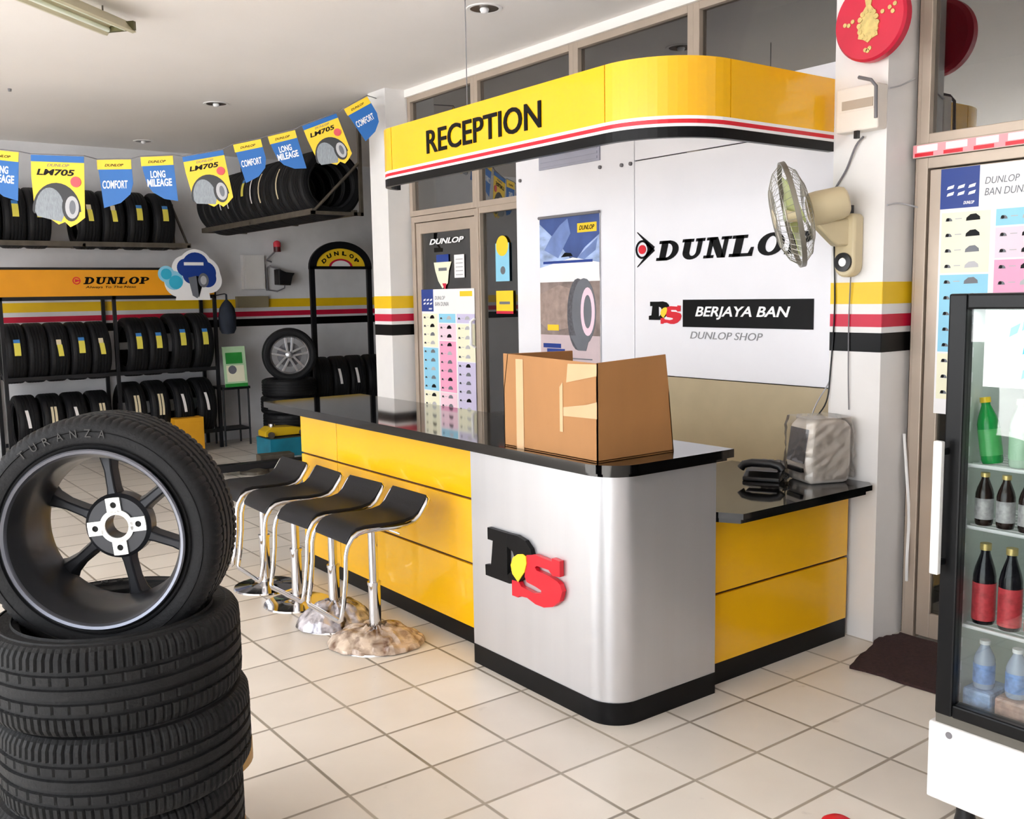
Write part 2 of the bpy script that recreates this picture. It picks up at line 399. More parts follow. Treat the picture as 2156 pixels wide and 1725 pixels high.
# pillars
def pillar(n, y0, y1, z0, label):
    m = MB(); m.box((PX, y0, 0), (XW + .02, y1, H), WHITE)
    bands(m, FX(PX, y1, 0), y1 - y0, z0); bands(m, FY(PX, y0, 0), XW + .02 - PX, z0)
    return struct(m, n, label)
pillar('wall_pillar_left', 4.255, 4.54, .005, 'white pillar with yellow, red and black bands at the left end of the glazing')
pillar('wall_pillar_right', -.278, 0.0, .03, 'white pillar with yellow, red and black bands beside the lower counter')
# header beam above the glazing
m = MB(); m.box((2.86, -3.2, 3.33), (2.97, 4.75, H), CEIL); struct(m, 'trim_2', 'pale beam between ceiling and the glazing')

# glazing: windows as framed panes
def window(n, y0, y1, z0, z1, glass=DGLASS, fr=.045, label=None):
    r = bpy.data.objects.new('window_%d' % n, None); COL.objects.link(r); r['kind'] = 'structure'; r.location = (XW, y0, z0)
    L = y1 - y0; Hh = z1 - z0
    m = MB(); m.box((-.02, 0, 0), (.05, fr, Hh), ALU); m.box((-.02, L - fr, 0), (.05, L, Hh), ALU)
    m.box((-.02, fr, 0), (.05, L - fr, fr), ALU); m.box((-.02, fr, Hh - fr), (.05, L - fr, Hh), ALU); m.build('window_frame', r, bevel=.003)
    m = MB(); m.box((.012, fr, fr), (.018, L - fr, Hh - fr), glass); m.build('window_pane', r)
    return r
window(1, 3.285, 4.25, 2.36, 3.33); window(2, 2.14, 3.285, 2.36, 3.33); window(3, 1.09, 2.14, 2.36, 3.33); window(4, 0.0, 1.09, 2.36, 3.33)
window(5, 2.72, 3.285, .02, 2.36, DOORG); window(6, -3.2, -.32, 2.36, 3.33)
m = MB(); m.box((2.885, -.36, 0), (2.96, -.30, H - .06), ALU); struct(m, 'trim_3', 'aluminium upright beside the right pillar', bevel=.003)
# red and white tape on the transom bar over the right door
m = MB(); m.box((2.862, -3.2, 2.297), (2.95, -.30, 2.358), ALU); M4 = FX(2.862, -.30, 2.30); m.rect(0, .0, 2.85, .055, mat('pink_tape', 'f0a0a8', .4), M4, .001)
for k in range(20): m.rect(.02 + k * .14, .022, .12 + k * .14, .052, WHTI, M4, .002); m.rect(.01 + k * .14, .002, .10 + k * .14, .018, REDI, M4, .0025)
struct(m, 'trim_4', 'transom bar with red and white tape above the right door')

def chart(m, M, W=.78, Hh=1.12):
    m.rect(0, 0, W, Hh, PAPER, M, .002)
    m.rect(0, Hh - .18, .18, Hh, DBLUE, M, .003)
    for r in range(2):
        for c in range(3): m.prism([(.03 + c * .05, Hh - .125 + r * .03), (.06 + c * .05, Hh - .12 + r * .03), (.065 + c * .05, Hh - .105 + r * .03), (.035 + c * .05, Hh - .112 + r * .03)], 0, .004, WHTI, M)
    m.text('DUNLOP', .11, Hh - .165, .05, .014, WHTI, M, .004, shear=.3, bold=.03)
    m.text('DUNLOP', .205, Hh - .085, .15, .03, GINK, M, .003, shear=.2); m.text('BAN DUNIA', .205, Hh - .135, .20, .032, GINK, M, .003, shear=.2)
    m.rect(W - .20, Hh - .06, W - .03, Hh - .02, YELK, M, .003)
    cols = ((.01, .235, [(CREAM, .28), (LBLUE, .36), (CREAM, .22)]), (.26, .50, [(LBLUE, .08), (LPINK, .14), (PINK, .42), (LPINK, .22)]), (.52, .77, [(LAV, .08), (CREAM, .30), (LAV, .48)]))
    rnd = random.Random(3)
    for u0, u1, bl in cols:
        v = Hh - .19
        for mt, h in bl:
            m.rect(u0, v - h, u1, v - .008, mt, M, .003)
            n = max(1, round(h / .07))
            for k in range(n):
                c = v - (k + .5) * h / n
                m.prism(arc(u0 + .035, c - .012, .016, 0, 180, 6), 0, .004, GINK, M); m.disc(u0 + .03, c - .004, .008, INK, M, .005, 8)
                mt2 = rnd.choice((GINK, INK, GINK, LGINK))
                m.prism([(u0 + .115, c - .014), (u0 + .18, c - .012), (u0 + .178, c + .002), (u0 + .16, c + .016), (u0 + .135, c + .014), (u0 + .117, c)], 0, .004, mt2, M)
                m.rect(u0 + .065, c - .004, u0 + .095, c, LGINK, M, .004)
            v -= h
def door(n, y0, y1, z1, handle_y, label):
    r = bpy.data.objects.new('door_%d' % n, None); COL.objects.link(r); r['kind'] = 'structure'; r.location = (XW - .01, 0, 0); r['label'] = label
    fr = .075
    m = MB(); m.box((-.02, y1, 0), (.05, y1 + .05, z1 + .05), ALU); m.box((-.02, y0 - .05, 0), (.05, y0, z1 + .05), ALU); m.box((-.02, y0, z1), (.05, y1, z1 + .05), ALU); m.build('door_frame', r, bevel=.003)
    m = MB(); m.box((-.01, y0, .02), (.03, y0 + fr, z1 - .006), ALU); m.box((-.01, y1 - fr, .02), (.03, y1 - .008, z1 - .006), ALU)
    m.box((-.01, y0 + fr, z1 - fr - .02), (.03, y1 - fr, z1 - .006), ALU); m.box((-.01, y0 + fr, .02), (.03, y1 - fr, .14), ALU); lf = m.build('door_leaf', r, bevel=.003)
    m = MB(); m.box((.005, y0 + fr, .14), (.012, y1 - fr, z1 - fr - .02), DOORG); m.build('pane', lf)
    m = MB(); m.tube([(-.012, handle_y, 1.30), (-.05, handle_y, 1.32), (-.05, handle_y, 1.50), (-.012, handle_y, 1.52)], .012, WHTI); m.build('door_handle', r, smooth=60)
    return r
d1 = door(1, 3.30, 4.17, 2.305, 3.33, 'glass door with aluminium frame behind the tall counter')
d2 = door(2, -1.30, -.37, 2.245, -1.24, 'glass door behind the drinks fridge')
m = MB(); chart(m, FX(XW - .025, 4.09, .634), .77, 1.12); tag(m.build('wall_chart'), 'tall tyre chart on the glass door behind the tall counter', 'poster', 'tyre charts')
m = MB(); chart(m, FX(XW - .025, -.436, 1.114), .79, 1.12); tag(m.build('wall_chart'), 'tyre chart with blue corner block on the door behind the drinks fridge', 'poster', 'tyre charts')
# stickers on the left door and pane
M4 = FX(XW - .012, 4.09, 0)
m = MB(); m.text('DUNLOP', .12, 2.115, .50, .045, WHTI, M4, shear=.3, bold=.03); tag(m.build('window_lettering'), 'white lettering at the top of the glass door', 'sticker')
m = MB(); m.prism([(.18, 1.97), (.44, 1.97), (.40, 1.90), (.38, 1.80), (.30, 1.76), (.24, 1.82), (.20, 1.90)], 0, .001, CREAM, M4); m.rect(.22, 1.97, .40, 2.03, DBLUE, M4, .0015); m.rect(.25, 1.90, .37, 1.925, GINK, M4, .002)
m.prism([(.30, 1.80), (.36, 1.80), (.34, 1.74)], 0, .002, LACQ, M4)
tag(m.build('door_sticker'), 'cream and navy emblem sticker on the glass door', 'sticker')
m = MB(); m.rect(.48, 1.84, .62, 2.02, PAPER, M4)
for k in range(5): m.rect(.50, 1.86 + k * .03, .60, 1.868 + k * .03, LGINK, M4, .002)
tag(m.build('paper_notice'), 'small white paper notice on the glass door', 'notice')
M4 = FX(XW - .0, 3.10, 0)
m = MB(); m.rect(.03, 1.80, .20, 2.08, LBLUE, M4); m.disc(.115, 2.06, .075, YELK, M4, .002); m.disc(.12, 1.88, .03, GINK, M4, .002)
tag(m.build('paper_notice'), 'light blue notice with yellow top on the narrow pane beside the glass door', 'notice')
m = MB(); m.rect(.03, 1.58, .24, 1.73, YELK, M4); m.rect(.03, 1.56, .24, 1.58, LACQ, M4, .002); m.rect(.07, 1.63, .20, 1.65, GINK, M4, .002)
tag(m.build('paper_notice'), 'yellow notice under the light blue one on the narrow pane', 'notice')

# ---------------------------------------------------------------- office furniture seen dimly through the glass
m = MB(); m.box((3.6, 2.3, .72), (4.5, 3.5, .76), GREYP)
for a, b in ((3.65, 2.35), (4.4, 2.35), (3.65, 3.4), (4.4, 3.4)): m.box((a, b, 0), (a + .05, b + .05, .72), GREYP)
tag(m.build('office_desk', bevel=.004), 'grey desk standing behind the office glass', 'desk')
m = MB(); m.box((4.0, 2.5, .76), (4.15, 2.75, .78), DARKP); m.box((4.06, 2.6, .78), (4.09, 2.66, .9), DARKP); m.box((4.02, 2.35, .88), (4.06, 2.9, 1.25), DARKP); m.box((4.015, 2.37, .9), (4.02, 2.88, 1.23), GREYP)
tag(m.build('monitor'), 'dark monitor on the desk behind the office glass', 'monitor')

# ---------------------------------------------------------------- white board and the poster behind the counter
BX = 2.862
t = thing('reception_board', 'glossy white wall board with black tyre shop lettering behind the counter', 'board', (BX, 2.755, .4))
B0 = FX(0, 0, -.4)
m2 = MB(); m2.box((0, -2.735, .795), (.02, -1.206, 2.10), BOARD); m2.box((0, -2.735, 2.106), (.02, -1.206, 2.42), BOARD); m2.build('board_panel', t, bevel=.003)
m2 = MB(); m2.box((0, -1.20, .795), (.02, 0, 2.42), BOARD); m2.build('board_panel', t, bevel=.003)
m2 = MB(); m2.box((0, -2.735, 0), (.018, 0, .79), mat('lower_panel_bounce_tan', 'b7a88a', .3, var=.05, coat=.3)); tag(m2.build('lower_panel', t), 'lower panel with yellow bounce painted as tan', None)  # tan put in for yellow bounce and reflection on the lower board
def BM(y): return FX(-.001, y - 2.755, -.4)
mark = MB(); arrow_mark(mark, .085, 1.962, .212, BM(1.545), .004); mark.build('arrow_emblem', t)
mk = MB(); slab_word(mk, 'DUNLOP', 0, 1.888, 1.12, .117, INK, BM(1.362), .004); mk.build('logo_lettering', t)
mk = MB(); mk.rect(0, 1.493, .913, 1.653, INK, BM(1.141), .004); mk.text('BERJAYA BAN', .10, 1.538, .67, .075, WHTI, BM(1.141), .002, shear=.25, bold=.02, z0=.004); mk.build('name_banner', t)
mk = MB(); mk.text('DUNLOP SHOP', 0, 1.425, .53, .042, mat('shop_text_grey', '8c8c90', .4), BM(1.084), .002, shear=.25); mk.build('small_lettering', t)
a = MB(); ds_logo(a, a, a, -.02, 1.503, .285, BM(1.421), .003); a.build('shop_emblem', t)
for (yy, zz) in ((2.70, 2.50), (1.86, 2.50), (1.66, 2.49), (1.58, 2.49)):
    mk = MB(); mk.cyl((-.012, yy - 2.755, zz - .4), (0, yy - 2.755, zz - .4), .012, GREYP, 12); mk.build('screw_cap', t, smooth=40)
t = thing('rollup_poster', 'tall blue and grey tyre poster on the left part of the white board', 'poster', (BX - .012, 2.475, 1.20))
m = MB(); PM = FX(0, 0, 0); W_, H_ = .615, 1.02
m.box((0, -W_, 0), (.006, 0, H_), PAPER); m.build('backing', t)
m = MB()
m.rect(0, .62, W_, H_, mat('poster_navy', '3d548f', .45, var=.25, scale=5), PM, .002); sk = mat('poster_sky_print', '9fb4dc', .45, var=.35, scale=7, stretch=(1, 1, 2.5)); SK = sk
m.prism([(0, .62), (W_, .62), (W_, .88), (.47, .80), (.36, .70), (.25, .80), (.12, .90), (0, .98)], 0, .003, SK, PM)
m.prism([(.05, .80), (.20, .74), (.33, .90), (.30, 1.0), (.22, .96), (.12, .88)], 0, .0032, mat('poster_pale_blue', '6f86bd', .45, var=.2, scale=8), PM); m.prism([(.40, .74), (.50, .80), (.60, .86), (.58, .78), (.46, .72)], 0, .0032, mat('poster_pale_blue', '6f86bd', .45), PM)
m.prism([(0, .60), (W_, .60), (W_, .70), (.35, .74), (0, .68)], 0, .0035, PAPER, PM)
rk = mat('poster_stone_print', '8d7d78', .5, var=.35, scale=9); m.rect(0, .22, W_, .58, rk, PM, .003)
m.prism([(0, .5), (.2, .56), (.3, .54), (.4, .5), (.5, .3), (.1, .24), (0, .3)], 0, .004, mat('poster_tan_print', 'a08c84', .5, var=.2, scale=20), PM)
m.disc(.46, .38, .12, GINK, PM, .005, 24, ry=.22); m.disc(.50, .38, .07, LPINK, PM, .006, 24, ry=.16); m.disc(.50, .38, .04, GINK, PM, .007, 24, ry=.11)
m.disc(.40, .36, .11, mat('poster_tyre_print', '55555c', .5, var=.3, scale=60), PM, .0045, 24, ry=.24)
m.rect(0, 0, W_, .22, mat('poster_blush_print', 'cfbcc0', .45, var=.05), PM, .003); m.prism([(.32, .22), (.52, .22), (.48, .12), (.40, .12)], 0, .006, GINK, PM)
m.rect(.40, .90, .59, .96, YELK, PM, .004); m.rect(.08, .25, .20, .29, YELK, PM, .006)
m.text('DUNLOP', .42, .915, .15, .03, INK, PM, .005, shear=.3, bold=.02)
m.rect(.04, .705, .55, .722, DBLUE, PM, .005); m.prism([(.23, .745), (.35, .75), (.33, .77), (.27, .775)], 0, .005, INK, PM)
m.rect(.03, .13, .22, .16, DBLUE, PM, .005); m.rect(.07, .10, .26, .125, DBLUE, PM, .005)
for u in (.02, .32): m.rect(u, .06, u + .22, .068, GINK, PM, .005)
m.build('print', t)
m = MB(); m.cyl((-.012, .005, .62 - .62), (-.012, -W_ - .005, 0), .012, GREYP, 10); m.build('bottom_rail', t, smooth=40)
m = MB(); m.cyl((-.006, .005, H_), (-.006, -W_ - .005, H_), .010, GREYP, 10); m.build('top_rail', t, smooth=40)
m = MB(); m.box((BX - .01, 1.86, 2.545), (BX, 2.48, 2.72), mat('reflection_grey', 'a3a4b4', .4)); 
for k in range(5): m.box((BX - .014, 1.88, 2.56 + k * .032), (BX - .01, 2.46, 2.575 + k * .032), mat('reflection_grey', 'a3a4b4', .4))
tag(m.build('reflection_panel'), 'grey slatted panel standing for a reflection, high on the white board above the poster', 'reflection patch')  # slatted panel made up to stand for a grey reflection on the board

# ---------------------------------------------------------------- tall counter
t = thing('tall_counter', 'tall yellow reception counter with a brushed silver end block', 'counter', (1.04, -.203, 0))
O = Vector((1.04, -.203, 0)); Mo = Matrix.Translation(-O)
def rblock(x0, y0, x1, y1, r, n=10):
    return [(x1, y0), (x1, y1), (x0, y1)] + [(x0, y0 + r)] + arc(x0 + r, y0 + r, r, 180, 270, n)[1:]
m = MB(); m.prism(rblock(1.04, -.203, 1.627, .741, .13), .091, 1.0, SILV, Mo); m.build('silver_end_block', t, smooth=30)
m = MB(); m.prism(rblock(1.037, -.206, 1.625, .738, .13), 0, .091, BLK, Mo); m.build('silver_block_plinth', t, smooth=30)
m = MB()
for z0, z1 in ((.084, .398), (.410, .720), (.732, 1.0)):
    m.box((1.165, .741, z0), (1.18, 2.325, z1), YEL, Mo); m.box((1.165, 2.331, z0), (1.18, 2.822, z1), YEL, Mo)
m.build('yellow_front_panel', t, bevel=.002)
m = MB(); m.box((1.18, .741, .07), (1.22, 2.822, 1.0), mat('groove_brown', '4a2a08', .6), Mo); m.build('panel_backing', t)
m = MB(); m.box((1.17, .741, 0), (1.20, 2.822, .084), BLK, Mo); m.build('kick_plate', t)
m = MB(); m.box((1.22, .741, 0), (1.60, 2.822, 1.0), mat('counter_carcass', 'a98a4a', .6), Mo); m.build('counter_body', t)
dl, sl, yl = MB(), MB(), MB(); LM = FX(1.04, .625, .415) @ Matrix.Identity(4); LM = Mo @ LM
def ds_logo3(u, v, s, M, d):
    D_, S_, Y_ = MB(), MB(), MB(); ds_logo(D_, S_, Y_, u, v, s, M, d); return D_, S_, Y_
# logo is wider than tall on the block: scale u
D_, S_, Y_ = ds_logo3(-.020, -.022, .57, LM, .022)
tag(D_.build('letter_d', t, bevel=.001), 'black slab letter D', None); tag(S_.build('letter_s', t), 'red letter S', None); tag(Y_.build('emblem_lens', t), 'yellow lens shape', None)
# worktop of the tall counter
m = MB(); m.prism(rblock(1.0, -.243, 1.69, 3.0, .15, 10), 1.015, 1.05, GRAN); m.prism(rblock(1.02, -.223, 1.67, 2.98, .14, 10), 1.0, 1.015, GRAN)
tag(m.build('granite_worktop', smooth=30), 'black granite top lying along the tall counter', 'worktop')
m = MB(); m.cyl((1.5, 2.92, 0), (1.5, 2.92, 1.0), .025, CHROME, 16); m.cyl((1.5, 2.92, 0), (1.5, 2.92, .01), .06, CHROME, 16)
tag(m.build('support_post', smooth=40), 'chrome post under the free left end of the granite top', 'post')

# ---------------------------------------------------------------- low counter
t = thing('low_counter', 'low yellow counter with black plinth between silver block and right pillar', 'counter', (1.63, -.151, 0))
Mo = Matrix.Translation(-Vector((1.63, -.151, 0)))
m = MB()
for z0, z1 in ((.096, .399), (.411, .735)): m.box((1.633, -.151, z0), (2.64, -.136, z1), YEL, Mo)
m.build('yellow_front_panel', t, bevel=.002)
m = MB(); m.box((1.633, -.136, .08), (2.64, -.11, .735), mat('groove_brown', '4a2a08', .6), Mo); m.build('panel_backing', t)
m = MB(); m.box((1.633, -.148, 0), (2.64, -.12, .096), BLK, Mo); m.build('kick_plate', t)
m = MB(); m.box((1.633, -.11, 0), (2.64, .55, .735), mat('counter_carcass', 'a98a4a', .6), Mo); m.build('counter_body', t)
m = MB(); sp_ = [(1.635, -.17), (1.70, -.287), (2.625, -.287), (2.672, -.24), (2.672, .60), (1.70, .60), (1.635, .60)]
m.prism(sp_, .755, .78, GRAN); m.prism([(1.64, -.16), (1.705, -.27), (2.60, -.27), (2.66, -.22), (2.66, .59), (1.64, .59)], .735, .755, GRAN)
tag(m.build('granite_worktop'), 'black granite top on the low counter beside the pillar', 'worktop')

# ---------------------------------------------------------------- canopy sign
t = thing('reception_canopy', 'yellow RECEPTION fascia canopy hung above the counter', 'sign', (1.55, 0, 2.354))
Mo = Matrix.Translation(-Vector((1.55, 0, 2.354)))
rc_ = .38; path = [(2.676, 0.0)] + [(1.55 + rc_, 0.0)] + arc(1.55 + rc_, rc_, rc_, 270, 180, 14)[1:] + [(1.55, 2.27)] + arc(1.55 + .20, 2.27, .20, 180, 100, 8)[1:]
def strip(z0, z1, mt, out=0.0, pts=path, th=.03):
    m = MB(); P = []
    n = len(pts)
    for i in range(n):
        a = Vector(pts[max(i - 1, 0)]); b = Vector(pts[min(i + 1, n - 1)]); d = (b - a).normalized(); P.append((pts[i][0] + d.y * -out * -1 * -1, pts[i][1] + d.x * out * 1))
    m.wall([(x, y) for x, y in pts], z0, z1, -th, mt, Mo); return m
iS = 1; 
k_corner = [p for p in path if True]
pa = [(2.676, 0.0), (1.905, 0.0)]; pc = [(1.899, 0.0)] + path[2:16] + [(1.55, .397)]; pb = [(1.55, .403), (1.55, 2.237)]; pd = [(1.55, 2.243), (1.55, 2.27)] + arc(1.75, 2.27, .20, 180, 100, 8)[1:]
pc = [(1.93, 0.0)] + arc(1.55 + rc_, rc_, rc_, 270, 180, 14)[1:]
pa = [(2.676, 0.0), (1.936, 0.0)]; pb = [(1.55, .386), (1.55, 2.237)]
for pts in (pa, pc, pb, pd): strip(2.444, 2.69, YEL, pts=pts).build('yellow_fascia_panel', t, smooth=30)
m = MB()
for z0, z1, mt in ((2.354, 2.399, BLK), (2.399, 2.412, WHTI), (2.412, 2.430, REDI), (2.430, 2.444, WHTI)): m.wall(path, z0, z1, -.03, mt, Mo)
m.build('striped_edge', t, smooth=30)
ip = []
for i in range(len(path)):
    a_ = Vector(path[max(i - 1, 0)]); b_ = Vector(path[min(i + 1, len(path) - 1)]); d_ = (b_ - a_).normalized(); ip.append((path[i][0] + d_.y * .012, path[i][1] - d_.x * .012))
m = MB(); m.wall(ip, 2.40, 2.68, -.03, mat('groove_brown', '4a2a08', .6), Mo); m.build('inner_backing', t)
m = MB(); m.text('RECEPTION', 0, 2.487, 1.02, .128, INK, Mo @ FX(1.55, 1.846, 0), .006, bold=.012); m.build('lettering', t)
m = MB(); m.box((1.60, 1.55, 2.66), (XW - .02, 1.60, 2.69), STEEL, Mo); m.box((1.60, .9, 2.66), (XW - .02, .95, 2.69), STEEL, Mo); m.build('bracket_bar', t)
m = MB(); m.cyl((1.64, 1.575, 2.69), (1.64, 1.575, H), .003, GREYP, 6); tag(m.build('suspension_wire'), 'thin wire from the ceiling down to the canopy', 'wire')

# ---------------------------------------------------------------- cardboard box
t = thing('cardboard_box', 'open brown cardboard box with tape on the tall counter', 'box', (1.048, -.114, 1.05))
def sheet(mb, pts, th, mt):
    a, b, c = Vector(pts[0]), Vector(pts[1]), Vector(pts[2]); n = (b - a).cross(c - a).normalized() * th
    k = len(pts); vs = [Vector(p) for p in pts] + [Vector(p) + n for p in pts]
    mb.add(vs, [tuple(range(k - 1, -1, -1)), tuple(range(k, 2 * k))] + [(i, (i + 1) % k, k + (i + 1) % k, k + i) for i in range(k)], mt)
m = MB(); L1, L2, hb = .42, .60, .245
LN = .028
sheet(m, [(0, 0, 0), (L1, 0, 0), (L1 - LN, 0, hb), (0, 0, hb)], -.005, CARD)
sheet(m, [(0, L2, 0), (0, 0, 0), (0, 0, hb), (0, L2, hb)], -.005, CARD)
sheet(m, [(L1, 0, 0), (L1, L2, 0), (L1 - LN, L2, hb), (L1 - LN, 0, hb)], -.005, CARD)
sheet(m, [(L1, L2, 0), (0, L2, 0), (0, L2, hb), (L1 - LN, L2, hb)], -.005, CARD)
sheet(m, [(0, 0, .002), (L1, 0, .002), (L1, L2, .002), (0, L2, .002)], .004, CARD)
m.build('box_wall', t)
for pts in ([(0, 0, hb), (L1 - LN, 0, hb), (L1 - .046, .003, .40), (0, 0, .385)], [(0, L2, hb), (0, 0, hb), (0, 0, .383), (0, L2, .40)], [(L1 - LN, L2, hb), (0, L2, hb), (.0, L2 - .03, .40), (L1 - .05, L2 - .02, .395)]):
    m = MB(); sheet(m, pts, -.005, CARD); m.build('flap', t)
m = MB(); TM = FX(-.001, 0, 0) ; TM = frame((-.001, 0, 0), (0, 1, 0), (0, 0, 1)); TM = frame((-.0015, L2, 0), (0, -1, 0), (0, 0, 1))
tapes = [[(L2 - .20, .165), (L2, .17), (L2, .235), (L2 - .06, .22), (L2 - .20, .2)], [(L2 - .222, .10), (L2 - .203, .10), (L2 - .203, .30), (L2 - .222, .28)],
    [(L2 - .18, .30), (L2, .335), (L2, .38), (L2 - .17, .375)], [(.09, 0), (.14, 0), (.14, .38), (.09, .38)]]
for q in tapes:
    m = MB(); m.prism(q, 0, .0008, CARDT, TM); m.build('tape', t)

# ---------------------------------------------------------------- phone, covered device
t = thing('desk_phone', 'black desk telephone on the low counter', 'telephone', (2.40, .16, .78), (0, 0, R(28)))
m = MB(); m.prism([(-.11, 0), (.11, 0), (.11, .075), (-.11, .02)], -.09, .09, DARKP, Matrix.Rotation(PI / 2, 4, 'X')); m.build('phone_base', t, bevel=.006)
m = MB(); m.box((-.10, -.075, .05), (-.02, .075, .055), GREYP)
for a_ in range(4):
    for b_ in range(3): m.cbox((.01 + a_ * .025, -.05 + b_ * .035, .062 + a_ * .004), (.016, .02, .01), GREYP)
m.build('keypad', t)
m = MB(); m.tube([(-.07, .105, .055), (-.07, .09, .075), (-.07, .05, .085), (-.07, -.04, .085), (-.07, -.08, .075), (-.07, -.095, .055)], .02, DARKP, 10); m.build('handset', t, smooth=60)
m = MB()
cp = [(-.06 + .006 * math.cos(k * 1.6), -.095 - .03 * math.sin(k / 40 * PI), .012 + .006 * math.sin(k * 1.6) + k * .0008) for k in range(41)]; m.tube(cp, .0025, DARKP, 6); m.build('coiled_cord', t, smooth=60)
t = thing('covered_card_terminal', 'pale machine under a wrinkled plastic cover at the pillar end of the low counter', 'machine', (2.545, -.045, .78), (0, 0, R(-22)))
m = MB(); 
prof = [(-.11, 0), (.10, 0), (.115, .05), (.115, .27), (.08, .305), (-.06, .305), (-.10, .27), (-.125, .10), (-.115, .05)]
m.prism(prof, -.10, .10, BEIGE, Matrix.Rotation(PI / 2, 4, 'X')); m.build('casing', t, bevel=.02, smooth=50)
m = MB(); m.prism([(-.126, .10), (-.103, .26), (-.108, .262), (-.131, .10)], -.075, .075, GREYP, Matrix.Rotation(PI / 2, 4, 'X')); m.build('screen', t)
m = MB(); m.box((-.135, -.06, .055), (-.10, .06, .075), DARKP); m.build('paper_slot', t)
m = MB()
# wrinkled cover: slightly larger shell with random displacement
rnd = random.Random(5)
vs = []; fs = []; nu, nv = 28, 14
for i in range(nu):
    a = 2 * PI * i / nu; ca, sa = math.cos(a), math.sin(a); k = max(abs(ca), abs(sa))
    for j in range(nv):
        zz = .02 + .295 * j / (nv - 1); sh = 1 - .12 * max(0, (j - nv + 3) / 3)
        rr = 1 + rnd.uniform(-.02, .045)
        vs.append((.13 * ca / k * sh * rr * (1 if abs(ca) < .9 else .98), .115 * sa / k * sh * rr, zz))
for i in range(nu):
    for j in range(nv - 1): fs.append((i * nv + j, ((i + 1) % nu) * nv + j, ((i + 1) % nu) * nv + j + 1, i * nv + j + 1))
fs.append(tuple(i * nv + nv - 1 for i in range(nu)))
m.add(vs, fs, glass_mat('clear_dust_cover', (.99, .985, .975, 1), .03, .25)); m.build('plastic_cover', t)

# ---------------------------------------------------------------- stools
def make_stool():
    r = thing('bar_stool', '', 'stool', (0, 0, 0))
    yw = .175
    prof = [(.215, .735), (.19, .70), (.165, .665), (.135, .642), (.09, .632), (.02, .63), (-.06, .634), (-.13, .636), (-.17, .630), (-.20, .612), (-.225, .575)]
    m = MB(); th = .018; vs = []; n = len(prof)
    for x, z in prof:
        vs += [(x, -yw + .01, z + th / 2), (x, yw - .01, z + th / 2), (x, yw - .01, z - th / 2), (x, -yw + .01, z - th / 2)]
    fs = [(0, 1, 2, 3), tuple(4 * (n - 1) + k for k in (3, 2, 1, 0))]
    for i in range(n - 1):
        for k in range(4): fs.append((4 * i + k, 4 * i + 4 + k, 4 * i + 4 + (k + 1) % 4, 4 * i + (k + 1) % 4))
    m.add(vs, fs, SEATM); m.build('seat', r, bevel=.006, smooth=40)
    m = MB()
    side = [(x, z - .016) for x, z in prof] + [(-.235, .52), (-.24, .42), (-.255, .30), (-.27, .225)]
    def sm(pts):
        out = []
        for i in range(len(pts) - 1):
            for t_ in (0, .5): out.append(tuple(pts[i][k] * (1 - t_) + pts[i + 1][k] * t_ for k in range(3)))
        return out + [pts[-1]]
    L = [(x, -yw, z) for x, z in side]; Rr = [(x, yw, z) for x, z in side]
    loop = sm(L) + [(-.272, -yw + .02, .212), (-.272, yw - .02, .212)] + sm(Rr)[::-1] + [(.218, yw - .02, .728), (.218, -yw + .02, .728)]
    m.tube(loop, .0115, CHROME, 8, closed=True); m.build('frame_loop', r, smooth=60)
    m = MB(); m.cyl((0, 0, .02), (0, 0, .30), .030, CHROME, 20); m.cyl((0, 0, .30), (0, 0, .315), .034, CHROME, 20); m.cyl((0, 0, .315), (0, 0, .60), .023, CHROME, 20); m.cbox((0, 0, .605), (.16, .20, .015), CHROME); m.build('gas_column', r, smooth=40)
    m = MB(); m.tube([(.02, 0, .585), (.06, -.06, .575), (.08, -.13, .565)], .006, CHROME, 6); m.build('height_lever', r, smooth=60)
    m = MB(); m.lathe([(0, .035), (.035, .035), (.05, .024), (.10, .016), (.185, .008), (.19, 0), (0, 0)], 40, CHROME); m.build('base_plate', r, smooth=40)
    return r
s0 = make_stool()
SP = [(.80, 1.25, 0), (.785, 1.66, 3), (.775, 2.10, -2), (.765, 2.52, 2)]
SL = ['black and chrome bar stool nearest the silver block, base in brown plastic wrap', 'bar stool with silver crumpled wrap round its base, second from the silver block',
      'bar stool with bare chrome base, third from the silver block', 'bar stool with bare chrome base, farthest from the silver block']
wrapst = []
for i, (x, y, a) in enumerate(SP):
    o = s0 if i == 0 else copy_tree(s0)
    o.location = (x, y, 0); o.rotation_euler = (0, 0, R(a)); tag(o, SL[i], 'stool', 'bar stools along the tall counter')
    wrapst.append(o)
def wrap(parent, mt, seed, R0=.215, Hh=.075):
    rnd = random.Random(seed); vs = []; fs = []; nu, nv = 46, 9
    for i in range(nu):
        a = 2 * PI * i / nu; ex = 1 + .12 * math.sin(2 * a + seed) + rnd.uniform(-.05, .05)
        for j in range(nv):
            q = j / (nv - 1); rr = R0 * ex * (1 - q ** 1.3 * .80) + rnd.uniform(-.010, .010) * (j > 0)
            z = .006 + Hh * (1 - (1 - q) ** 1.6) + rnd.uniform(-.012, .020) * (j > 0)
            vs.append((rr * math.cos(a), rr * math.sin(a), max(z, .004)))
    for i in range(nu):
        for j in range(nv - 1): fs.append((i * nv + j, ((i + 1) % nu) * nv + j, ((i + 1) % nu) * nv + j + 1, i * nv + j + 1))
    m = MB(); m.add(vs, fs, mt); o = m.build('plastic_wrap', parent, smooth=30); sb = o.modifiers.new('sub', 'SUBSURF'); sb.levels = 1; sb.render_levels = 1; return o
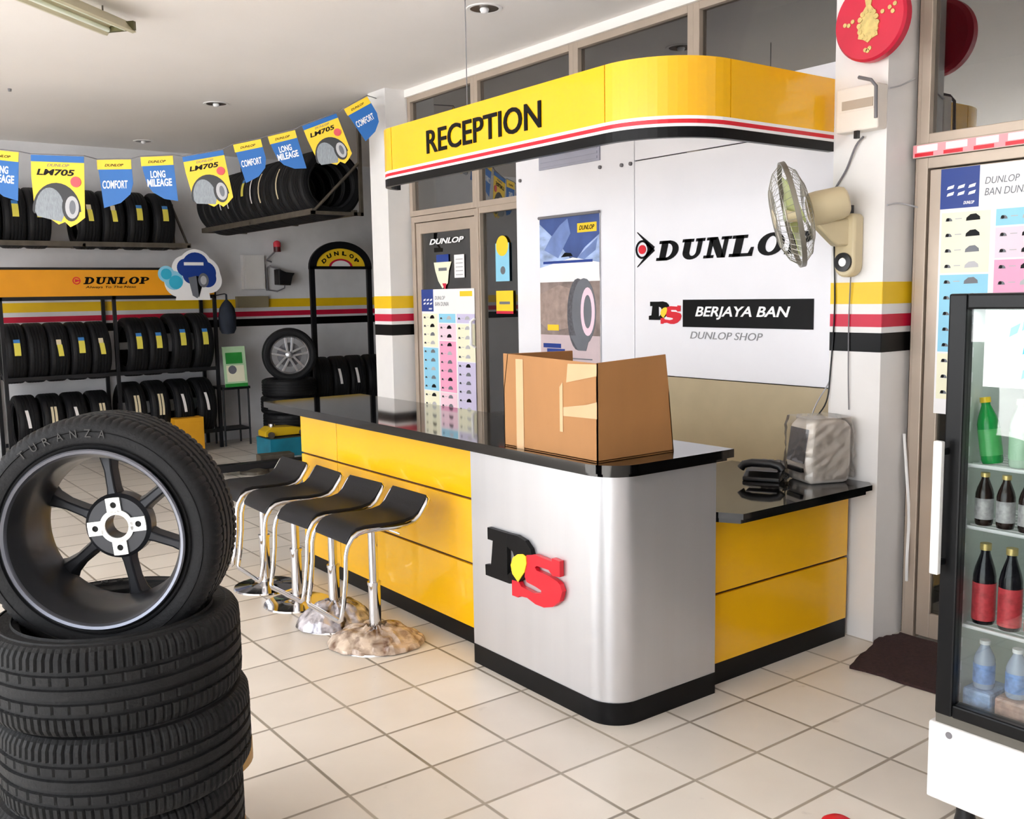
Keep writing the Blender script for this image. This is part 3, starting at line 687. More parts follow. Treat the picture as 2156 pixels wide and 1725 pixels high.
def wrapmat(name, tint, mixf):
    m = bpy.data.materials.new(name); m.use_nodes = True; n = m.node_tree; b = n.nodes['Principled BSDF']
    no = n.nodes.new('ShaderNodeTexNoise'); no.inputs['Scale'].default_value = 14; no.inputs['Detail'].default_value = 5; no.inputs['Distortion'].default_value = .4
    tcn = n.nodes.new('ShaderNodeTexCoord'); n.links.new(tcn.outputs['Object'], no.inputs['Vector'])
    r = n.nodes.new('ShaderNodeValToRGB'); r.color_ramp.elements[0].position = .35; r.color_ramp.elements[1].position = .62
    r.color_ramp.elements[0].color = lin(tint[0]); r.color_ramp.elements[1].color = lin(tint[1]); n.links.new(no.outputs[0], r.inputs[0]); n.links.new(r.outputs[0], b.inputs['Base Color'])
    b.inputs['Roughness'].default_value = .18; b.inputs['Metallic'].default_value = mixf; b.inputs['Alpha'].default_value = .9
    vo = n.nodes.new('ShaderNodeTexVoronoi'); vo.inputs['Scale'].default_value = 16; vo.feature = 'F1'; n.links.new(tcn.outputs['Object'], vo.inputs['Vector'])
    bp = n.nodes.new('ShaderNodeBump'); bp.inputs['Strength'].default_value = .8; bp.inputs['Distance'].default_value = .012; n.links.new(vo.outputs['Distance'], bp.inputs['Height']); n.links.new(bp.outputs[0], b.inputs['Normal'])
    return m
tag(wrap(wrapst[0], wrapmat('brown_plastic_film', ('6e5140', 'e2cdb8'), .15), 3, .215, .085), 'crumpled brown plastic wrap', None)
tag(wrap(wrapst[1], wrapmat('silver_plastic_film', ('3a3036', 'f2edf4'), .45), 8, .185, .115), 'crumpled silvery plastic wrap', None)

# ---------------------------------------------------------------- tyres
def tyre_profile(Rr, W, r0):
    P = [(r0, -W * .36), (r0 + .003, -W * .43), (r0 + .018, -W * .475), (r0 + (Rr - r0) * .55, -W * .5), (Rr - .022, -W * .485), (Rr - .010, -W * .45), (Rr - .002, -W * .385)]
    for g in (-.23, -.08, .08, .23): P += [(Rr, g * W - .0065), (Rr - .008, g * W - .0045), (Rr - .008, g * W + .0045), (Rr, g * W + .0065)]
    P += [(Rr - .002, W * .385), (Rr - .010, W * .45), (Rr - .022, W * .485), (r0 + (Rr - r0) * .55, W * .5), (r0 + .018, W * .475), (r0 + .003, W * .43), (r0, W * .36),
          (r0 + .012, W * .33), (Rr - .03, W * .44), (Rr - .022, W * .3), (Rr - .022, -W * .3), (Rr - .03, -W * .44), (r0 + .012, -W * .33)]
    return P
def tyre(mb, Rr, W, r0, seg, mt, sipes=True, M=None, per=4, sdep=.006):
    P = tyre_profile(Rr, W, r0)
    def mod(i, j):
        if not sipes: return 0
        n = len(P)
        if j in (5, 6, 7) or j in (22, 23, 24): return -sdep if i % per == 0 else 0
        if j in (10, 11, 18, 19): return -sdep * .7 if i % (per * 2) == 3 else 0
        return 0
    mb.lathe(P, seg, mt, M, closed=True, mod=mod)
    for s_ in (-1, 1):     # raised rings on the sidewalls
        for rr, hh in ((r0 + .022, .002), (Rr - .035, .0025)):
            mb.lathe([(rr - .003, s_ * W * .478), (rr, s_ * (W * .5 + hh)), (rr + .003, s_ * W * .478)], seg, mt, M)
def arc_text(mb, s, r, a_mid, step, hgt, z, mt, bold=.0):
    n = len(s)
    for k, ch in enumerate(s):
        if ch == ' ': continue
        a = a_mid - (k - (n - 1) / 2) * step
        Mx = frame((r * math.cos(R(a)), r * math.sin(R(a)), z), (math.sin(R(a)), -math.cos(R(a)), 0), (math.cos(R(a)), math.sin(R(a)), 0))
        wd = hgt * (.3 if ch == 'I' else .8); mb.text(ch, -wd / 2, 0, wd, hgt, mt, Mx, .0025, bold=bold)

# stacked tyres, lying flat
SX, SY = -.783, -.249
RT = .316; WT = .224
LETT = mat('tyre_lettering_rubber', '242322', .6, var=.1)
m = MB(); tyre(m, RT, WT, .224, 384, RUBW, per=4)
arc_text(m, 'TURANZA', .262, 90, 9, .022, WT * .497, LETT)
st = m.build('car_tyre', smooth=18, loc=(SX, SY, WT * 3.5))
off = [(0, 0), (.012, -.010), (-.010, .01), (.004, 0)]
stl = ['used black tyre lying topmost in the near stack, holding the wheel', 'second tyre down in the near stack of lying tyres', 'third tyre down in the near stack of lying tyres', 'lowest tyre in the near stack, on the floor']
for k in range(4):
    o = st if k == 0 else st.copy()
    if k: COL.objects.link(o)
    o.location = (SX + off[k][0], SY + off[k][1], WT * (3.5 - k)); o.rotation_euler = (0, 0, k * 1.1)
    tag(o, stl[k], 'tyre', 'near stack of used tyres')

# upright alloy wheel
t = thing('car_wheel', 'dark alloy wheel with low tyre standing on top of the near tyre stack', 'wheel', (SX, SY, 1.104), (PI / 2, 0, R(-36.87)))
m = MB(); tyre(m, .311, .205, .222, 384, RUB, per=4, sdep=.0035)
arc_text(m, 'TURANZA', .262, 104, 7.5, .020, .1035, mat('raised_lettering_rubber', '2e2c2a', .6, var=.1)); m.build('tyre', t, smooth=35)
m = MB()
m.lathe([(.231, .098), (.2325, .108), (.229, .1125), (.222, .110), (.217, .102), (.2155, .095)], 96, RIML); m.build('rim_lip', t, smooth=35)
m = MB(); m.lathe([(.217, .102), (.213, .085), (.205, .066), (.200, .03), (.197, -.03), (.193, -.07), (.200, -.098), (.222, -.108), (.231, -.104), (.228, -.09), (.205, -.07), (.205, .03), (.212, .066), (.222, .1)], 96, RIMD, closed=False); m.build('rim_barrel', t, smooth=35)
ov = lambda z: z
for k in range(6):
    a = R(99 + 60 * k); Q = Matrix.Rotation(a, 4, 'Z')
    m = MB()
    sec = [(.055, .030, -.088, -.052), (.10, .020, -.092, -.060), (.15, .019, -.098, -.066), (.185, .026, -.102, -.066), (.203, .036, -.106, -.070)]
    vs = []
    for x, hw, z0, z1 in sec: vs += [(x, -hw, z0), (x, hw, z0), (x, hw * .55, z1), (x, -hw * .55, z1)]
    fs = [(3, 2, 1, 0), (16, 17, 18, 19)]
    for i in range(4):
        for q in range(4): fs.append((4 * i + q, 4 * i + (q + 1) % 4, 4 * i + 4 + (q + 1) % 4, 4 * i + 4 + q))
    m.add(vs, fs, RIMD, Q); m.build('spoke', t, bevel=.004, smooth=40)
m = MB(); m.lathe([(.031, -.1), (.088, -.095), (.088, -.058), (.078, -.050), (.031, -.050), (.031, -.1)], 48, RIMD); hub = m.build('hub', t, smooth=35)
m = MB(); hz = -.050
ring_o = arc(0, 0, .045, 0, 360, 40); ring_i = arc(0, 0, .032, 0, 360, 40)
for k in range(40): m.prism([ring_o[k], ring_o[k + 1], ring_i[k + 1], ring_i[k]], hz, hz + .006, MACH)
HM = Matrix.Translation((0, 0, 0))
for k in range(4):
    Q = Matrix.Rotation(R(6 + 90 * k), 4, 'Z')
    # lobe with a bolt hole, made of four bars round it
    hx, hr = .058, .0085
    o_ = [(.038, -.019), (.076, -.017), (.078, .017), (.038, .019)]
    hole = arc(hx, 0, hr, 0, 360, 16)
    outer = []
    for i in range(17):
        a = 2 * PI * i / 16; dx, dy = math.cos(a), math.sin(a)
        tx = (.020 if dx > 0 else .022) / max(abs(dx), 1e-6); ty = .019 / max(abs(dy), 1e-6); q = min(tx, ty); outer.append((hx + dx * q, dy * q))
    for i in range(16): m.prism([outer[i], outer[i + 1], hole[i + 1], hole[i]], hz, hz + .006, MACH, Q)
m.build('mounting_face', hub)
for k in range(4):
    m = MB(); a = R(6 + 90 * k); m.lathe([(0, hz + .001), (.0088, hz + .001)], 12, INK, Matrix.Translation((.058 * math.cos(a), .058 * math.sin(a), 0)))
    m.build('bolt_hole', hub)

# tan round item behind the foot of the stack
t = thing('cushion_stool', 'tan round padded stool peeking out behind the near tyre stack', 'stool', (-.47, .17, 0))
m = MB(); TAN = mat('tan_vinyl', 'b08a4c', .5, var=.12, scale=12); m.lathe([(0, .30), (.13, .30), (.175, .285), (.19, .26), (.19, .20), (.18, .19), (0, .19)], 40, TAN); m.build('seat', t, smooth=40)
for k in range(4):
    a = PI / 4 + k * PI / 2; m = MB(); m.cyl((.13 * math.cos(a), .13 * math.sin(a), .2), (.16 * math.cos(a), .16 * math.sin(a), 0), .014, TAN, 10); m.build('leg', t, smooth=40)

# sticker strips on rack tyres: angle range measured in the tyre's own plane
def sticker_mesh(kind, Rr):
    m = MB(); rr = Rr + .0025
    def patch(a0, a1, z0, z1, mt, sk=0):
        n = 6; vs = []
        for i in range(n + 1):
            a = R(a0 + (a1 - a0) * i / n); s_ = sk * i / n
            vs += [(rr * math.cos(a), rr * math.sin(a), z0 + s_), (rr * math.cos(a), rr * math.sin(a), z1 + s_)]
        m.add(vs, [(2 * i, 2 * i + 1, 2 * i + 3, 2 * i + 2) for i in range(n)], mt)
    if kind == 'yellow': patch(-88, -112, -.03, .03, STICKY); patch(-112, -119, -.03, .03, STICKB); patch(-92, -108, -.006, .006, GINK) if False else None
    elif kind == 'yellow_torn': patch(-84, -106, -.02, .03, STICKY, -.012); patch(-106, -116, -.035, .012, STICKC)
    elif kind == 'cream': patch(-84, -126, -.03, -.006, STICKC, .004); patch(-84, -126, .004, .028, STICKC, .004)
    elif kind == 'white': patch(-86, -122, -.018, .012, STICKW, -.02)
    elif kind == 'long': patch(-70, -122, -.014, .014, STICKC, .0)
    elif kind == 'longw': patch(-72, -118, -.013, .013, STICKW, .0)
    return m
protos = {}
def rack_tyre(kind, Rr, W, loc, rot, label, group, tone=RUBN):
    key = (kind, round(Rr, 3), round(W, 3))
    if key not in protos:
        r = thing('car_tyre', label, 'tyre')
        m = MB(); tyre(m, Rr, W, Rr * .66, 72, tone, sipes=False); m.build('tyre_body', r, smooth=35)
        if kind: sticker_mesh(kind, Rr).build('sticker', r)
        protos[key] = r; o = r
    else: o = copy_tree(protos[key])
    o.location = loc; o.rotation_euler = rot; tag(o, label, 'tyre', group); return o
RX = (0, PI / 2, 0); RY = (0, PI / 2, -PI / 2)
ORD = ['first', 'second', 'third', 'fourth', 'fifth', 'sixth', 'seventh', 'eighth', 'ninth', 'tenth', 'eleventh', 'twelfth', 'thirteenth']
# wall rack high on the back wall
t = thing('tyre_rack', 'grey steel tyre rack high on the back wall', 'rack', (.1, 8.6, 2.30))
m = MB(); m.box((0, -.52, -.02), (2.24, -.49, .03), STEEL); m.build('front_rail', t)
m = MB(); m.box((0, -.12, -.02), (2.24, -.09, .03), STEEL); m.build('back_rail', t)
for x in (0.0, 1.10, 2.20):
    m = MB(); m.box((x, -.52, -.02), (x + .03, 0, .01), STEEL); m.box((x, -.02, -.02), (x + .03, 0, .5), STEEL)
    m.cyl((x + .015, -.50, .0), (x + .015, -.01, .48), .014, STEEL, 8); m.build('bracket', t)
XU = [(.33, ''), (.565, 'yellow'), (.79, 'yellow'), (1.275, 'yellow_torn'), (1.515, 'yellow_torn'), (1.775, 'yellow'), (2.05, 'yellow')]
for i, (x, k) in enumerate(XU):
    rack_tyre(k, .312, .215, (x, 8.295, 2.30 + math.sqrt(.312 ** 2 - .2 ** 2) + .03), RX, ('%s new tyre from the left in the high back wall rack%s' % (ORD[i], ', with a yellow sticker' if k else ', plain black')), 'tyres in the high back wall rack')
# side rack, running towards the camera from the back corner
t = thing('tyre_rack', 'grey steel tyre rack hung along the right side above the workshop opening', 'rack', (2.45, 5.18, 2.46))
m = MB(); m.box((-.015, 0, -.02), (.02, 2.80, .03), STEEL); m.build('front_rail', t)
m = MB(); m.box((.40, 0, -.02), (.435, 2.80, .03), STEEL); m.build('back_rail', t)
for y in (0.0, 1.4, 2.77):
    m = MB(); m.box((-.015, y, -.02), (.50, y + .03, .01), STEEL); m.box((.47, y, -.02), (.50, y + .03, .93), STEEL)
    m.cyl((.0, y + .015, .0), (.48, y + .015, .46), .014, STEEL, 8); m.build('bracket', t)
KS = ['', '', 'longw', 'longw', 'long', 'long', '', '', 'yellow', 'longw', '', 'longw', '']
SLAB = {'': 'plain black', 'longw': 'with a long white sticker', 'long': 'with a long cream sticker', 'yellow': 'with a yellow sticker'}
KS = ['', '', 'long', '', 'long', 'longw', 'yellow', '', 'longw', 'longw', '', '', '']
for i in range(13):
    y = 5.32 + i * .205
    rack_tyre(KS[i], .312, .2, (2.66, y, 2.49 + math.sqrt(.312 ** 2 - .21 ** 2) + .0), RY, '%s tyre from the near end of the hanging side rack, %s' % (ORD[i], SLAB[KS[i]]), 'tyres in the hanging side rack')
# floor rack
t = thing('tyre_rack', 'black steel floor rack with orange header and two tiers of tyres', 'rack', (.38, 8.1, 0))
for x in (0, 1.10, 2.20):
    m = MB(); m.box((x - .018, -.018, 0), (x + .018, .018, 1.76), BSTEEL); m.build('front_post', t)
    m = MB(); m.box((x - .018, .43, 0), (x + .018, .466, 1.76), BSTEEL); m.build('back_post', t)
for z in (.20, .92):
    for y in (.0, .40):
        m = MB(); m.box((.018, y - .015, z - .02), (2.182, y + .015, z + .02), BSTEEL); m.build('rail', t)
m = MB(); m.box((-.018, -.018, 1.72), (2.218, .018, 1.76), BSTEEL); m.box((-.018, -.018, 2.035), (2.218, .018, 2.06), BSTEEL); m.box((-.018, -.018, 1.76), (0.0, .018, 2.035), BSTEEL); m.box((2.2, -.018, 1.76), (2.218, .018, 2.035), BSTEEL); m.build('header_frame', t)
m = MB(); m.box((0, -.012, 1.76), (2.2, .012, 2.035), ORANGE); hd = m.build('header_panel', t)
m = MB(); HMx = FY(0, -.013, 0); slab_word(m, 'DUNLOP', .80, 1.885, .68, .075, INK, HMx, .003)
rg_o = arc(.735, 1.922, .04, 0, 360, 16); rg_i = arc(.735, 1.922, .03, 0, 360, 16)
for k in range(16): m.prism([rg_o[k], rg_o[k + 1], rg_i[k + 1], rg_i[k]], 0, .003, REDI, HMx)
m.prism([(.72, 1.94), (.78, 1.922), (.72, 1.905)], 0, .003, REDI, HMx); m.text('Always To The Next', .82, 1.835, .52, .032, INK, HMx, .003, shear=.2)
m.build('lettering', hd)
K1 = ['yellow', '', 'yellow_torn', 'yellow', 'yellow_torn', 'yellow', 'yellow', 'yellow', 'yellow']
X1 = [.49, .69, .895, 1.105, 1.31, 1.69, 1.90, 2.16, 2.41]
for i, x in enumerate(X1):
    rr = .312 if i < 5 else (.325 if i < 7 else .34)
    rack_tyre(K1[i], rr, .19 if i < 5 else .205, (x, 8.30, .94 + math.sqrt(rr ** 2 - .2 ** 2)), RX, '%s tyre from the left on the floor rack upper tier, %s' % (ORD[i], 'with a yellow sticker' if K1[i] else 'plain black'), 'tyres on the upper tier of the floor rack')
K2 = ['white', 'cream', 'white', 'cream', 'cream', 'cream', 'white', 'white']
X2 = [.56, .795, 1.03, 1.275, 1.63, 1.885, 2.15, 2.41]
for i, x in enumerate(X2):
    rr = .30 if i < 4 else .33
    rack_tyre(K2[i], rr, .205, (x, 8.30, .22 + math.sqrt(rr ** 2 - .2 ** 2)), RX, '%s tyre from the left on the floor rack bottom tier, %s sticker' % (ORD[i], K2[i]), 'tyres on the bottom tier of the floor rack')
# dark bag hooked on the rack end
m = MB(); m.lathe([(0, 1.30), (.07, 1.31), (.095, 1.36), (.10, 1.50), (.085, 1.60), (.05, 1.66), (.012, 1.70), (.01, 1.76)], 20, mat('dark_blue_cloth', '18202e', .8, var=.3, scale=12, bump=.4, bscale=20)); 
tag(m.build('cloth_bag', smooth=50, loc=(2.73, 8.12, 0)), 'dark blue cloth bag hanging at the right end of the floor rack', 'bag')
m = MB(); m.tube([(2.58, 8.06, 1.748), (2.70, 8.10, 1.765), (2.73, 8.12, 1.76)], .006, BSTEEL, 6); tag(m.build('rack_hook'), 'small black hook holding the cloth bag', 'hook')
# cloud shaped display card
t = thing('display_card', 'cloud shaped blue and white display card standing on the floor rack header', 'sign', (2.30, 8.06, 1.70))
CM = FY(0, 0, 0)
def blob(u, v, circles, m_, mt, d, grow=0):
    for q_, (a, b, r) in enumerate(circles): m_.disc(u + a, v + b, r + grow, mt, CM, d + q_ * .00015, 24)
m = MB()
cl = [(.07, .38, .16), (-.05, .35, .12), (.17, .30, .15), (.22, .22, .12), (-.12, .20, .14), (0, .24, .16)]
blob(0, 0, cl, m, PAPER, .006, .025); blob(0, 0, [(-.26, .29, .075), (-.18, .22, .09)], m, LBLUE, .0072, .015)
m.prism([(-.17, 0), (.22, 0), (.20, .2), (-.13, .2)], 0, .006, PAPER, CM); m.build('card', t)
m = MB(); blob(0, 0, [(.07, .38, .15), (-.04, .36, .10), (.17, .30, .13), (.20, .24, .10), (0.02, .28, .10)], m, DBLUE, .008)
blob(0, 0, [(-.26, .29, .06), (-.16, .20, .075)], m, CYAN, .009); m.rect(-.24, .17, -.08, .21, LBLUE, CM, .010) if False else None
m.prism([(-.02, .25), (.07, .27), (.10, .06), (.07, .02), (.02, .05)], 0, .0105, GINK, CM); m.prism([(.07, .27), (.16, .25), (.12, .12), (.09, .03)], 0, .011, INK, CM)
m.disc(.15, .22, .06, GINK, CM, .0115, 20, ry=.08); m.disc(.15, .22, .035, LGINK, CM, .012, 16, ry=.05)
m.rect(-.06, .385, .16, .42, PAPER, CM, .0105); m.build('print', t)
m = MB(); m.box((-.1, 0, .02), (.12, .10, .05), PAPER); m.build('stand', t)
# little stand with green leaflet poster
t = thing('leaflet_stand', 'thin black metal stand beside the floor rack', 'stand', (2.78, 8.10, 0))
for x, y in ((-.15, 0), (.15, 0), (-.15, .3), (.15, .3)):
    m = MB(); m.cyl((x, y, 0), (x, y, .68), .012, BSTEEL, 8); m.build('leg', t)
m = MB(); m.box((-.17, -.02, .66), (.17, .32, .69), BSTEEL); m.build('top_shelf', t)
m = MB(); m.box((-.16, -.01, .18), (.16, .31, .20), BSTEEL); m.build('lower_shelf', t)
m = MB(); LMx = frame((2.65, 8.07, .69), (1, 0, 0), (0, .12, .99)); m.box((0, 0, -.012), (.27, .47, 0), LGREEN, LMx)
m.rect(.03, .27, .23, .40, GREEN, LMx, .002); m.rect(.03, .06, .24, .25, CREAM, LMx, .002); m.rect(0, 0, .27, .04, GREEN, LMx, .002); m.disc(.1, .2, .05, GINK, LMx, .003, 14)
tag(m.build('leaflet_poster'), 'small green and cream poster leaning on the thin black stand', 'poster')
# fittings on the back wall
m = MB(); m.box((3.11, 8.52, 1.82), (3.38, YB - .001, 2.23), WHITE); m.box((3.13, 8.515, 1.84), (3.36, 8.52, 2.21), WHITE); tag(m.build('electrical_box', bevel=.004), 'white electrical cabinet on the back wall', 'box')
m = MB(); m.box((3.02, 8.53, 1.60), (3.42, YB - .001, 1.735), mat('trunking_beige', '8f8468', .6)); tag(m.build('cable_trunking', bevel=.003), 'dull beige trunking under the white electrical cabinet', 'trunking')
t = thing('alarm_beacon', 'red beacon lamp on a bent arm on the back wall', 'lamp', (3.50, 8.60, 2.05))
m = MB(); m.tube([(0, -.01, .10), (-.08, -.06, .12), (-.05, -.08, .16), (.04, -.09, .24)], .01, GREYP, 8); m.build('arm', t, smooth=50)
m = MB(); m.lathe([(0, 0), (.045, 0), (.045, .06), (0, .06)], 16, mat('dark_red_plastic', '5a1518', .4), Matrix.Translation((.05, -.09, .22))); m.build('lamp_base', t, smooth=40)
m = MB(); m.lathe([(.045, 0), (.045, .05), (.03, .07), (0, .08)], 16, mat('red_lens', 'e04050', .2), Matrix.Translation((.05, -.09, .28))); m.build('lens', t, smooth=40)
t = thing('floodlight', 'black floodlight on a bent bracket under the red beacon', 'lamp', (3.56, 8.60, 1.95))
m = MB(); m.tube([(-.13, -.01, -.14), (-.14, -.04, -.14), (-.14, -.04, .12), (-.10, -.06, .15), (.02, -.10, .10)], .012, GREYP, 8); m.tube([(-.13, -.02, -.14), (-.02, -.06, -.16), (.06, -.1, -.12), (.07, -.1, -.05)], .008, GREYP, 8); m.build('bracket', t, smooth=50)
m = MB(); m.prism([(-.08, -.08), (.07, -.09), (.10, .02), (.13, .06), (.02, .07), (-.08, .11)], -.05, .10, DARKP, frame((.03, -.10, 0), (1, 0, 0), (0, 0, 1))); m.build('housing', t, bevel=.006)

# arch display stand
t = thing('arch_display_stand', 'black display stand with yellow arched header at the back wall', 'stand', (4.14, 8.0, 0))
AM = FY(0, 0, 2.07)
for x in (-.385, .385):
    m = MB(); m.box((x - .03, -.02, .02), (x + .03, .02, 2.07), BSTEEL); m.build('post', t)
m = MB(); m.box((-.42, -.02, 2.045), (.42, .02, 2.08), BSTEEL); m.box((-.42, -.2, 0), (-.35, .3, .03), BSTEEL); m.box((.35, -.2, 0), (.42, .3, .03), BSTEEL)
m.build('cross_bar', t)
m = MB(); o = arc(0, 0, .42, 0, 180, 24, ry=.31); i = arc(0, 0, .33, 0, 180, 24, ry=.225)
for k in range(24): m.prism([o[k], o[k + 1], i[k + 1], i[k]], -.02, .02, BSTEEL, AM)
m.build('arch_rim', t)
m = MB(); o = i; i = arc(0, 0, .16, 0, 180, 24, ry=.10)
for k in range(24): m.prism([o[k], o[k + 1], i[k + 1], i[k]], -.01, .01, YELK, AM)
i2 = arc(0, 0, .13, 0, 180, 24, ry=.08)
for k in range(24): m.prism([i[k], i[k + 1], i2[k + 1], i2[k]], -.01, .012, LACQ, AM)
m.prism(i2, -.01, .01, PAPER, AM)
n = 6
for k, ch in enumerate('DUNLOP'):
    a = 180 - (k + 1) * 180 / 7; x_, y_ = .235 * math.cos(R(a)), .155 * math.sin(R(a))
    b = (90 - a) * -1 * -1; Q = AM @ Matrix.Translation((x_, y_, .011)) @ Matrix.Rotation(R((a - 90) * .62), 4, 'Z')
    m.text(ch, -.032, -.012, .06, .05, INK, Q, .002, bold=.04)
m.build('header_panel', t)
# shelf low on the stand carrying three tyres
m = MB(); m.box((-.60, -.18, .41), (.60, -.15, .45), BSTEEL); m.box((-.60, .15, .41), (.60, .18, .45), BSTEEL)
for x in (-.58, .56): m.box((x, -.18, 0), (x + .03, .18, .43), BSTEEL)
m.build('tyre_shelf', t)
for i, (x, k) in enumerate(((3.80, ''), (4.03, 'white'), (4.26, 'white'), (4.50, ''))):
    rack_tyre(k, .30, .20, (x, 8.0, .45 + math.sqrt(.3 ** 2 - .165 ** 2) - .012), (0, PI / 2, R(-14)), '%s tyre from the left on the arch stand, %s' % (ORD[i], 'with a white sticker' if k else 'plain black'), 'tyres on the arched display stand')
# back stack and its alloy wheel
m = MB(); tyre(m, .312, .195, .205, 96, RUBN, per=4); bs = m.build('car_tyre', smooth=35)
bl = ['topmost lying tyre in the back stack, under the silver wheel', 'second lying tyre down in the back stack', 'third lying tyre down in the back stack', 'lowest lying tyre in the back stack by the floor']
for k in range(4):
    o = bs if k == 0 else bs.copy()
    if k: COL.objects.link(o)
    o.location = (3.25 + (.02, 0, .02, 0)[k], 7.70, .0975 + .195 * (3 - k)); tag(o, bl[k], 'tyre', 'back stack of tyres')
t = thing('car_wheel', 'silver alloy wheel with tyre standing on the back tyre stack', 'wheel', (3.27, 7.66, 1.055), (PI / 2, 0, R(-22)))
m = MB(); tyre(m, .31, .19, .215, 96, RUBN, per=4); m.build('tyre', t, smooth=35)
m = MB(); m.lathe([(.216, -.085), (.205, -.06), (.200, .05), (.205, .082), (.217, .092), (.220, .086), (.21, .06), (.208, -.05), (.22, -.085)], 48, RIMS); m.build('rim', t, smooth=35)
for k in range(5):
    for s_ in (-1, 1):
        m = MB(); Q = Matrix.Rotation(R(90 + 72 * k), 4, 'Z'); m.prism([(.03, s_ * .008), (.03, s_ * .034), (.205, s_ * .058), (.205, s_ * .026)], .04, .068, RIMS, Q); m.build('spoke', t, bevel=.003)
m = MB(); m.lathe([(0, .074), (.03, .074), (.048, .064), (.05, .03), (0, .03)], 24, RIMS); m.build('hub', t, smooth=35)
m = MB(); m.lathe([(0, -.02), (.14, -.02), (.14, 0), (0, 0)], 32, GREYP); m.build('brake_side_disc', t, smooth=35)
# yellow jack, blue drum, yellow crates
t = thing('trolley_jack', 'yellow trolley jack in front of the back tyre stack', 'jack', (2.88, 7.10, .22))
m = MB(); m.prism([(-.22, 0), (.28, 0), (.28, .05), (.1, .09), (-.15, .10), (-.22, .06)], -.10, .10, mat('jack_yellow', 'd9b21c', .4), Matrix.Rotation(PI / 2, 4, 'X')); m.build('jack_body', t, bevel=.01)
m = MB(); m.cyl((-.1, 0, .09), (-.1, 0, .13), .04, CHROME, 14); m.build('saddle', t, smooth=40)
for x in (-.16, .2):
    for y in (-.12, .12):
        m = MB(); m.cyl((x, y - .015, .02), (x, y + .015, .02), .035, STEEL, 14); m.build('caster', t, smooth=40)
m = MB(); m.box((2.68, 6.92, 0), (3.22, 7.30, .20), mat('teal_metal', '1a7c96', .4, var=.2)); m.box((2.70, 6.94, .2), (3.20, 7.28, .205), STEEL); tag(m.build('tool_chest', bevel=.01), 'teal metal chest under the yellow jack', 'chest')
m = MB(); m.box((1.98, 7.86, .0), (2.30, 8.04, .40), mat('crate_orange', 'e0a01c', .5)); m.box((2.0, 7.855, .05), (2.28, 7.86, .35), mat('crate_orange', 'e0a01c', .5)); tag(m.build('plastic_crate', bevel=.02), 'orange yellow plastic crate in front of the floor rack', 'crate')
t = thing('car_lift_arm', 'low dark steel lift arm on the floor behind the bar stools', 'lift', (2.2, 6.2, 0), (0, 0, R(-8)))
m = MB(); m.box((-.35, -.06, .04), (.75, .06, .11), BSTEEL); m.build('arm', t, bevel=.005)
m = MB(); m.lathe([(0, 0), (.14, 0), (.14, .03), (.05, .06), (0, .06)], 20, STEEL); m.build('pivot_base', t, smooth=40)
m = MB(); m.cyl((.6, 0, .0), (.6, 0, .04), .05, BSTEEL, 14); m.build('foot', t)
m = MB(); m.box((.1, .15, 0), (.45, .32, .14), STEEL); m.build('motor_box', t, bevel=.01)
m = MB(); m.box((4.25, 6.0, 0), (4.55, 6.5, .95), mat('crate_amber', 'c99a28', .5)); tag(m.build('service_cabinet', bevel=.01), 'dull yellow cabinet seen over the far end of the granite top', 'cabinet')

